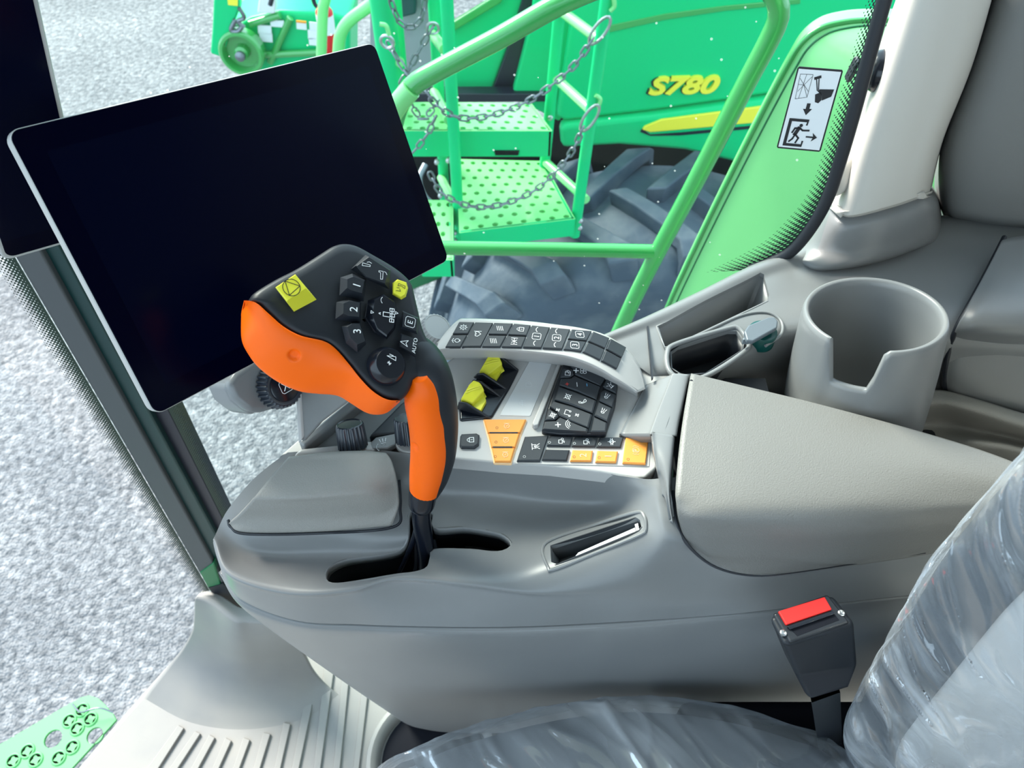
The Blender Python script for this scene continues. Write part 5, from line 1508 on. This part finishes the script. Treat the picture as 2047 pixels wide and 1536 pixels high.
for h in holes[:9]:
    cx = sum(p[0] for p in h) / 16; cy = sum(p[1] for p in h) / 16
    lathe('hole_collar', (cx, cy, zs), (0, 0, 1), [(.0125, .0), (.0118, .0018), (.0102, .0024), (.0092, .0020), (.0090, -.003)], M['green_step'], step, k=20)
wp = [pz(145, 1408, zs + .004), pz(160, 1424, zs + .012), pz(178, 1420, zs + .02), pz(200, 1416, zs + .02), pz(226, 1425, zs + .012)]
tube('wire_tie', wp, .0016, M['chain'], step, k=8, n=20)

# ================================================================== NEIGHBOURING COMBINE
comb = empty('combine_harvester', (.5, 2.6, -2.0), 'green combine harvester with a yellow stripe and yellow lettering parked alongside', 'combine')
def pan(name, px, y, mat, dy=.05, bev=.012, parent=comb):
    return prism(name, [py(u, v, y) for u, v in px], Vector((0, dy, 0)), mat, parent, bev=bev)
YS = 2.32
pan('side_panel', [(1165, -260), (1138, 60), (1112, 236), (1130, 244), (1300, 224), (1520, 193), (1800, 150), (2000, 120), (2000, -260)], YS, M['green'], bev=.018)
pan('lower_panel', [(1118, 256), (1135, 250), (1300, 232), (1520, 202), (1800, 160), (2000, 130), (2000, 480), (1600, 372), (1465, 326), (1369, 303), (1238, 292), (1122, 298)], YS - .02, M['green'], dy=.06, bev=.02)
pan('front_door', [(1090, -260), (1062, 40), (1024, 190), (1030, 200), (1120, 246), (1146, 70), (1182, -260)], YS + .06, M['green'], bev=.015)
pan('dark_pillar', [(1105, -260), (1060, 50), (1022, 198), (978, 197), (1010, 110), (1044, 0), (1070, -260)], YS + .10, M['dark_trim'], bev=.005)
pan('cab_panel', [(897, 62), (1000, 0), (1070, -60), (1048, 20), (1012, 110), (982, 192), (897, 192)], YS + .12, M['green'], bev=.012)
pan('panel_crease', [(897, 50), (1000, -14), (1010, -4), (1000, 8), (897, 70)], YS + .10, M['green_tube'], dy=.02, bev=.006)
pan('sill_seal', [(820, 188), (1110, 188), (1110, 204), (820, 206)], YS + .04, M['dark_trim'], bev=.004)
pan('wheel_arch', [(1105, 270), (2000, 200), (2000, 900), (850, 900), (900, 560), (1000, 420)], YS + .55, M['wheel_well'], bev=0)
pan('dark_backing', [(800, 262), (1100, 262), (1112, 200), (1140, 200), (1140, 420), (1000, 520), (860, 470), (800, 470)], YS + .30, M['wheel_well'], bev=0)  # flat black sheet standing in for the dark gap behind landing and step
pan('cab_side', [(740, -260), (900, -260), (900, 210), (815, 300), (740, 200)], YS + .35, M['cool_grey'], bev=0)
pan('cab_glass', [(795, -200), (835, -200), (832, 30), (800, 38)], YS + .30, M['teal'], bev=.01)
st = prism('yellow_stripe', [py(u, v, YS - .028) for u, v in [(1284, 260), (1288, 254), (1322, 240), (1520, 214), (1700, 190), (1700, 222), (1520, 245), (1360, 260), (1300, 265)]], Vector((0, .01, 0)), M['dyellow'], comb, bev=.003)
prism('stripe_dark_line', [py(u, v, YS - .024) for u, v in [(1280, 264), (1284, 258), (1300, 270), (1360, 266), (1520, 251), (1700, 228), (1700, 232), (1520, 256), (1360, 271), (1300, 272)]], Vector((0, .006, 0)), M['dark_trim'], comb)  # thin dark line along the stripe's lower edge
pan('upper_stripe', [(1215, 66), (1330, 40), (1450, 22), (1600, 8), (1600, -2), (1450, 12), (1330, 28), (1215, 52)], YS - .004, M['green_tube'], dy=.006, bev=.002)
# lettering
tv, tf = text_geo('S780', 0.035, .22)
lo, ro = py(1296, 185, YS - .006), py(1434, 186, YS - .006)
tp = py(1365, 152, YS - .006); bt_ = py(1365, 188, YS - .006)
tx0, tx1 = min(v[0] for v in tv), max(v[0] for v in tv)
hgt = tp.z - bt_.z
sxx = (ro.x - lo.x) / (tx1 - tx0)
slope = .03
def letters(dx, dz, dy, mat, nm, grow=1.0):
    V = []; F = []
    for y_ in (0, -.012):
        V += [Vector(((lo.x + ro.x) / 2 + v[0] * sxx * grow + dx, YS + y_ + dy, (tp.z + bt_.z) / 2 + v[1] * hgt * grow + v[0] * sxx * slope + dz)) for v in tv]
    n = len(tv)
    F = [tuple(f) for f in tf] + [tuple(i + n for i in reversed(f)) for f in tf]
    ed = {}
    for f in tf:
        for a, b in zip(f, f[1:] + f[:1]): ed[(a, b)] = 1
    for (a, b) in list(ed):
        if (b, a) not in ed: F.append((a, b, b + n, a + n))
    return build(nm, V, F, mat, comb, smooth=False)
letters(0, 0, 0, M['dyellow'], 'model_lettering')
letters(-.003, -.003, .006, M['print_black'], 'lettering_outline', 1.03)

# ---- perforated platforms and steps
def perforated(name, q, nx, ny, hr, mat, parent, fascia, stagger=True):
    """plate with real holes; q = TL,TR,BR,BL world points"""
    TL, TR, BR, BL = q
    def at(s, t): return TL.lerp(TR, s).lerp(BL.lerp(BR, s), t)
    V = []; F = []
    for j in range(ny):
        offs = .5 if (stagger and j % 2) else 0
        t0, t1 = j / ny, (j + 1) / ny
        edges = [0.0] + [(i + offs) / nx for i in range(nx + 1) if 0 < (i + offs) / nx < 1] + [1.0]
        for s0, s1 in zip(edges, edges[1:]):
            o_ = len(V)
            sq = [(s0, t0), ((s0 + s1) / 2, t0), (s1, t0), (s1, (t0 + t1) / 2), (s1, t1), ((s0 + s1) / 2, t1), (s0, t1), (s0, (t0 + t1) / 2)]
            if s1 - s0 < .7 / nx:
                V += [at(*sq[0]), at(*sq[2]), at(*sq[4]), at(*sq[6])]; F.append((o_, o_ + 3, o_ + 2, o_ + 1)); continue
            cs, ct = (s0 + s1) / 2, (t0 + t1) / 2
            hl = []
            for a in range(8):
                an = math.radians(225 + a * 45)
                hl.append((cs + math.cos(an) * hr * (s1 - s0), ct + math.sin(an) * hr * (t1 - t0)))
            V += [at(*x) for x in sq] + [at(*x) for x in hl] + [at(*x) + Vector((0, 0, -.02)) for x in hl]
            for a in range(8):
                b = (a + 1) % 8
                F.append((o_ + a, o_ + 8 + a, o_ + 8 + b, o_ + b))
                F.append((o_ + 8 + a, o_ + 16 + a, o_ + 16 + b, o_ + 8 + b))
    o = build(name, V, F, mat, parent, smooth=False)
    d = Vector((0, 0, -fascia))
    prism('fascia', [BL, BR, BR + d, BL + d], Vector((0, .012, 0)), mat if False else M['green'], parent, bev=.003)
    prism('fascia', [BR, TR, TR + d, BR + d], Vector((-.012, 0, 0)), M['green'], parent, bev=.003)
    return o
zl = 0.02
perforated('landing', [pz(812, 204, zl), pz(1062, 206, zl), pz(1104, 262, zl), pz(804, 262, zl)], 11, 5, .24, M['green_skylit'], comb, .085)
prism('landing_slot', [py(u, v, pz(950, 262, zl).y - .004) for u, v in [(988, 302), (1038, 302), (1036, 311), (990, 311)]], Vector((0, .01, 0)), M['wheel_well'], comb)
zt = -.20
perforated('step_tread', [pz(912, 318, zt), pz(1086, 322, zt), pz(1150, 438, zt), pz(918, 466, zt)], 8, 9, .23, M['green_skylit'], comb, .065)
perforated('step_tread', [pz(850, 400, zt), pz(906, 400, zt), pz(906, 520, zt), pz(840, 520, zt)], 3, 6, .25, M['green_skylit'], comb, .065)
# ---- posts and rungs
def post_(a, b, ya, yb, r=.0165, m='green'):
    return tube('post', [('y', *a, ya), ('y', *b, yb)], r, M[m], comb, k=14)
P1 = post_((884, -160), (919, 485), 1.86, 1.86)
P0 = post_((858, -160), (892, 440), 2.08, 2.08)
P2 = post_((1136, -160), (1080, 420), 2.06, 2.06)
P3 = post_((1236, -160), (1148, 470), 1.84, 1.84)
post_((744, -160), (800, 300), 2.0, 2.0, .032)
post_((775, -160), (812, 260), 2.1, 2.1, .018)
for a, b, ya, yb in [((1124, 24), (1204, 84), 2.05, 1.85), ((1113, 158), (1184, 224), 2.05, 1.85), ((1092, 325), (1172, 400), 2.05, 1.85),
                     ((864, 68), (889, 100), 2.07, 1.87), ((868, 184), (897, 240), 2.07, 1.87), ((882, 356), (905, 400), 2.07, 1.87), ((765, 98), (800, 125), 2.1, 1.98), ((800, 225), (812, 262), 2.0, 1.95)]:
    tube('rung', [('y', *a, ya), ('y', *b, yb)], .0135, M['green_skylit'], comb, k=12)
tube('grab_handle', [('y', 765, -15, 2.15), ('y', 740, 10, 2.15), ('y', 700, 40, 2.15), ('y', 682, 66, 2.15), ('y', 677, 100, 2.15), ('y', 676, 160, 2.15)], .017, M['green_skylit'], comb, k=14, n=30)
tube('grab_handle', [('y', 668, -60, 2.3), ('y', 650, 0, 2.3), ('y', 645, 30, 2.3), ('y', 642, 130, 2.3)], .016, M['green_skylit'], comb, k=14, n=30)
for u, v, y in [(1160, 442, 1.83), (1159, 456, 1.83), (1100, 236, 2.04), (908, 466, 1.84), (908, 481, 1.84), (880, 392, 2.05), (880, 407, 2.05), (1100, 356, 2.04), (896, 322, 2.03), (873, 325, 2.03)]:
    p = py(u, v, y)
    lathe('bolt', p, (0, -1, .3), [(.008, -.012), (.008, .002), (.0055, .005), (0, .006)], M['steel'], comb, k=10)
for p_ in ([(1226, -8), (1228, 12), (1220, 22)], [(1190, 190), (1200, 198), (1196, 215)], [(759, 48), (772, 52), (778, 70)]):
    tube('hook_eye', [('y', u, v, 1.82) for u, v in p_], .0055, M['green_skylit'], comb, k=8, n=14)

# ---- tyre with its lugs
TC = Vector((.50, 2.06, -1.13)); TR_ = .80; TW = .27
tprof = [(.30, -.17), (.40, -.20), (.52, -.235), (.60, -.262), (.68, -.270), (.745, -.255), (.778, -.215), (.790, -.12), (.792, 0), (.790, .12), (.778, .215), (.745, .255), (.6, .26), (.30, .17)]
lathe('tyre', TC, (0, 1, 0), tprof, M['tyre'], comb, k=96, angle=60, closed=True)
lathe('wheel_rim', TC, (0, 1, 0), [(.31, -.165), (.30, -.165), (.28, -.12), (.26, -.08), (.15, -.05), (0, -.05)], M['dyellow'], comb, k=48)
tyre_src = None
def lug_geo(side_, ang):
    V = []
    cols_ = []
    # lug runs from the crown to the shoulder, swept backwards, and over onto the sidewall
    for t, w in ((0, .030), (.35, .033), (.7, .036), (.93, .042), (1.04, .046), (1.10, .046)):
        yy = -side_ * 0.01 + side_ * min(t, 1) * .268
        a = ang + .27 * min(t, 1.0)
        if t <= .93: rt, rb = .852 - .02 * t * t, .785
        elif t <= 1.05: rt, rb = .800, .74
        else: rt, rb = .705, .70
        yt = yy if t <= .93 else side_ * (.283 if t < 1.08 else .276)
        for sgn in (-1, 1):
            da = sgn * w / .80
            cols_.append((a + da, yt, rt, rb))
    n = len(cols_) // 2
    for a, y_, rt, rb in cols_:
        V.append(TC + Vector((rt * math.sin(a), y_, rt * math.cos(a))))
    for a, y_, rt, rb in cols_:
        V.append(TC + Vector((rb * math.sin(a) , y_ * .97 if rt > .8 else y_ * .9, rb * math.cos(a))))
    F = []
    m = len(cols_)
    for i in range(n - 1):
        a, b, c, d = 2 * i, 2 * i + 1, 2 * i + 3, 2 * i + 2
        F += [(a, b, c, d), (a + m, d + m, c + m, b + m), (a, d, d + m, a + m), (b, b + m, c + m, c)]
    F += [(0, m, m + 1, 1), (m - 2, m - 1, 2 * m - 1, 2 * m - 2)]
    return V, orient(V, F, sum(V, Vector()) / len(V))
for i in range(22):
    ang = -1.9 + i * 2 * math.pi / 22
    if not (-2.2 < ang < 1.3): continue
    for sd, ph in ((-1, 0), (1, math.pi / 22)):
        V, F = lug_geo(sd, ang + ph)
        o = build('tyre_lug', V, F, M['tyre'], comb, angle=30)
        bevel(o, .008, 2)
pan('chassis_beam', [(700, 540), (990, 510), (990, 545), (880, 560), (780, 600), (700, 600)], 2.2, M['green_dark'], dy=.2)
tube('grey_hose', [('y', 850, 330, 2.25), ('y', 838, 360, 2.2), ('y', 850, 395, 2.15), ('y', 880, 420, 2.15)], .012, M['chain'], comb, k=10, n=20)
# ---- feeder house in front
YF = 3.4
pan('feeder_side', [(452, 62), (500, 36), (560, 22), (660, 26), (700, 40), (700, 190), (560, 190), (510, 150), (480, 110)], YF + .02, M['green'], dy=.3, bev=.02)
pan('feeder_arm', [(432, -120), (482, -120), (478, 20), (462, 60), (450, 100), (444, 116), (420, 108), (424, 60)], YF - .05, M['green'], dy=.06, bev=.01)
pan('feeder_bracket', [(440, 60), (470, 50), (500, 80), (510, 130), (470, 130), (440, 115)], YF + .0, M['green_dark'], dy=.05, bev=.01)
hubc = py(484, 104, YF - .05)
lathe('drive_pulley', hubc, (0, -1, .1), [(.10, -.03), (.10, .02), (.092, .03), (.080, .03), (.074, .005), (.072, -.015), (.035, -.015), (.030, .02), (.012, .035), (0, .035)], M['green_tube'], comb, k=36)
lathe('pulley_hub', hubc + Vector((0, -.036, 0)), (0, -1, .1), [(.022, -.01), (.022, .01), (.010, .018), (0, .018)], M['chain'], comb, k=16)
for a, b in [((580, 36), (540, 125)), ((520, 110), (650, 104)), ((500, 48), (560, 30))]:
    tube('feeder_brace', [('y', *a, YF), ('y', *b, YF)], .016, M['green_tube'], comb, k=10)
for x0, y0, x1, y1, s_ in [(515, 50, 542, 67, -3), (518, 66, 544, 83, -3), (540, 40, 567, 53, -4), (592, 41, 612, 58, -2), (618, 44, 636, 60, 0), (615, 60, 636, 78, 0), (617, 76, 638, 90, 0), (455, -4, 472, 12, 2)]:
    prism('warning_label', [py(u, v, YF - .004) for u, v in [(x0, y0), (x1, y0 - s_ * 0 + 2), (x1 + 1, y1 + 2), (x0 + 1, y1)]], Vector((0, .004, 0)), M['white_decal'], comb)
prism('label_heading', [py(u, v, YF - .007) for u, v in [(592, 41), (612, 43), (612, 47), (592, 45)]], Vector((0, .004, 0)), M['amber'], comb)
prism('yellow_label', [py(u, v, YF - .056) for u, v in [(454, -8), (475, -6), (475, 12), (456, 10)]], Vector((0, .003, 0)), M['dyellow'], comb)
prism('control_box', [py(u, v, YF - .02) for u, v in [(520, -20), (552, -18), (550, 28), (514, 28)]], Vector((0, .06, 0)), M['white_decal'], comb, bev=.008)
for i, pts in enumerate([[(478, 15), (488, 35), (476, 42), (488, 55)], [(470, 40), (462, 60), (476, 62), (486, 50)], [(540, 10), (548, -20)], [(622, -20), (628, 5), (634, 14)]]):
    tube('hydraulic_hose', [('y', u, v, YF - .06) for u, v in pts], .010, M['chain'] if i < 2 else M['dark_trim'], comb, k=8, n=16)
pan('feeder_top', [(552, -80), (640, -80), (640, 24), (556, 26)], YF + .35, M['pillar'], dy=.1, bev=.01)

# ---- fire extinguisher
fe = empty('fire_extinguisher', py(660, 110, 2.75), 'small red fire extinguisher on the platform of the neighbouring combine', 'extinguisher')
ft, fb = py(646, 10, 2.75), py(662, 125, 2.75)
V, F = tube_geo([fb, fb.lerp(ft, .05), fb.lerp(ft, .9), fb.lerp(ft, .97), ft], [.024, .030, .030, .020, .010], 18)
build('cylinder', V, F, M['extred'], fe)
V, F = tube_geo([fb.lerp(ft, .55), fb.lerp(ft, .85)], .0308, 18)
build('label_band', V, F, M['white_decal'], fe)
V, F = tube_geo([ft, ft + Vector((.005, 0, .05))], .009, 10)
build('valve', V, F, M['dark_trim'], fe)

# ---- safety chains
link_me = None
def make_link(parent, p, t, roll):
    global link_me
    if link_me is None:
        pts = []
        for i in range(14):
            a = 2 * math.pi * i / 14
            x = .0085 * math.cos(a) + (.0062 if math.cos(a) > 0 else -.0062)
            pts.append(Vector((x,   .0070 * math.sin(a), 0)))
        V, F = tube_geo(pts + [pts[0]], .0028, 6, cap=False)
        link_me = build('chain_link', V, F, M['chain'], None, angle=60, origin=Vector((0, 0, 0)))
        o = link_me; o.parent = parent
    else:
        o = link_me.copy(); COL.objects.link(o); o.parent = parent
    q = t.to_track_quat('X', 'Z')
    from mathutils import Quaternion
    o.rotation_mode = 'QUATERNION'
    o.rotation_quaternion = q @ Quaternion((1, 0, 0), roll)
    o.location = p - wloc(parent)
    WL[o.name] = p
def chain(px, y0, y1, label, hooks=()):
    pts = [py(u, v, y0 + (y1 - y0) * i / (len(px) - 1)) for i, (u, v) in enumerate(px)]
    d = spline(pts, 200)
    L = sum((b - a).length for a, b in zip(d, d[1:]))
    n = max(4, int(L / .0215))
    s = arcspline(pts, n)
    root = empty('safety_chain', s[0], label, 'chain', 'safety chains across the ladder')
    for i in range(n):
        t = (s[min(i + 1, n - 1)] - s[max(i - 1, 0)]).normalized()
        make_link(root, s[i], t, (math.pi / 2) * (i % 2) + .4)
    for (a, b) in hooks:
        A_, B_ = py(*a, y0 if hooks.index((a, b)) == 0 else y1), py(*b, y0 if hooks.index((a, b)) == 0 else y1)
        x = (B_ - A_); l = x.length; x.normalize(); yv = x.cross(Vector((0, 1, .3))).normalized()
        loop_ = [A_ + x * (l / 2 + l / 2 * math.cos(i * math.pi / 8)) + yv * (.016 * math.sin(i * math.pi / 8)) for i in range(17)]
        V, F = tube_geo(loop_, .004, 8, cap=False)
        build('snap_hook', V, F, M['steel'], root)
    return root
chain([(1180, 86), (1150, 128), (1110, 165), (1060, 200), (1010, 222), (965, 234), (925, 236), (895, 226), (868, 205), (845, 175)], 1.80, 1.80, 'upper long sagging steel chain hooked to the right ladder post', [((1218, 34), (1180, 88))])
chain([(1163, 262), (1145, 300), (1110, 345), (1070, 380), (1025, 402), (980, 413), (940, 412), (905, 400), (878, 380), (862, 352)], 1.79, 1.79, 'lower long sagging steel chain above the bottom tread', [((1195, 210), (1163, 262))])
chain([(778, -10), (788, 20), (800, 44), (818, 54), (835, 46), (846, 20), (850, -12)], 1.95, 1.95, 'short looped chain at the top edge of the photo')
chain([(862, 60), (845, 88), (832, 112), (818, 138), (806, 160)], 1.95, 1.90, 'short straight chain slanting left of the ladder rungs', [((872, 48), (858, 66))])
chain([(848, 178), (826, 160), (810, 140), (795, 118), (780, 92)], 1.85, 1.9, 'bright chain end hanging beside the monitor corner', [((766, 72), (782, 95))])
chain([(872, 208), (862, 222), (845, 238), (832, 225), (822, 205)], 1.9, 1.9, 'small slack chain loop lying over the landing')
chain([(868, 240), (858, 262), (845, 282), (828, 302)], 1.85, 1.85, 'short chain slanting across the landing fascia')
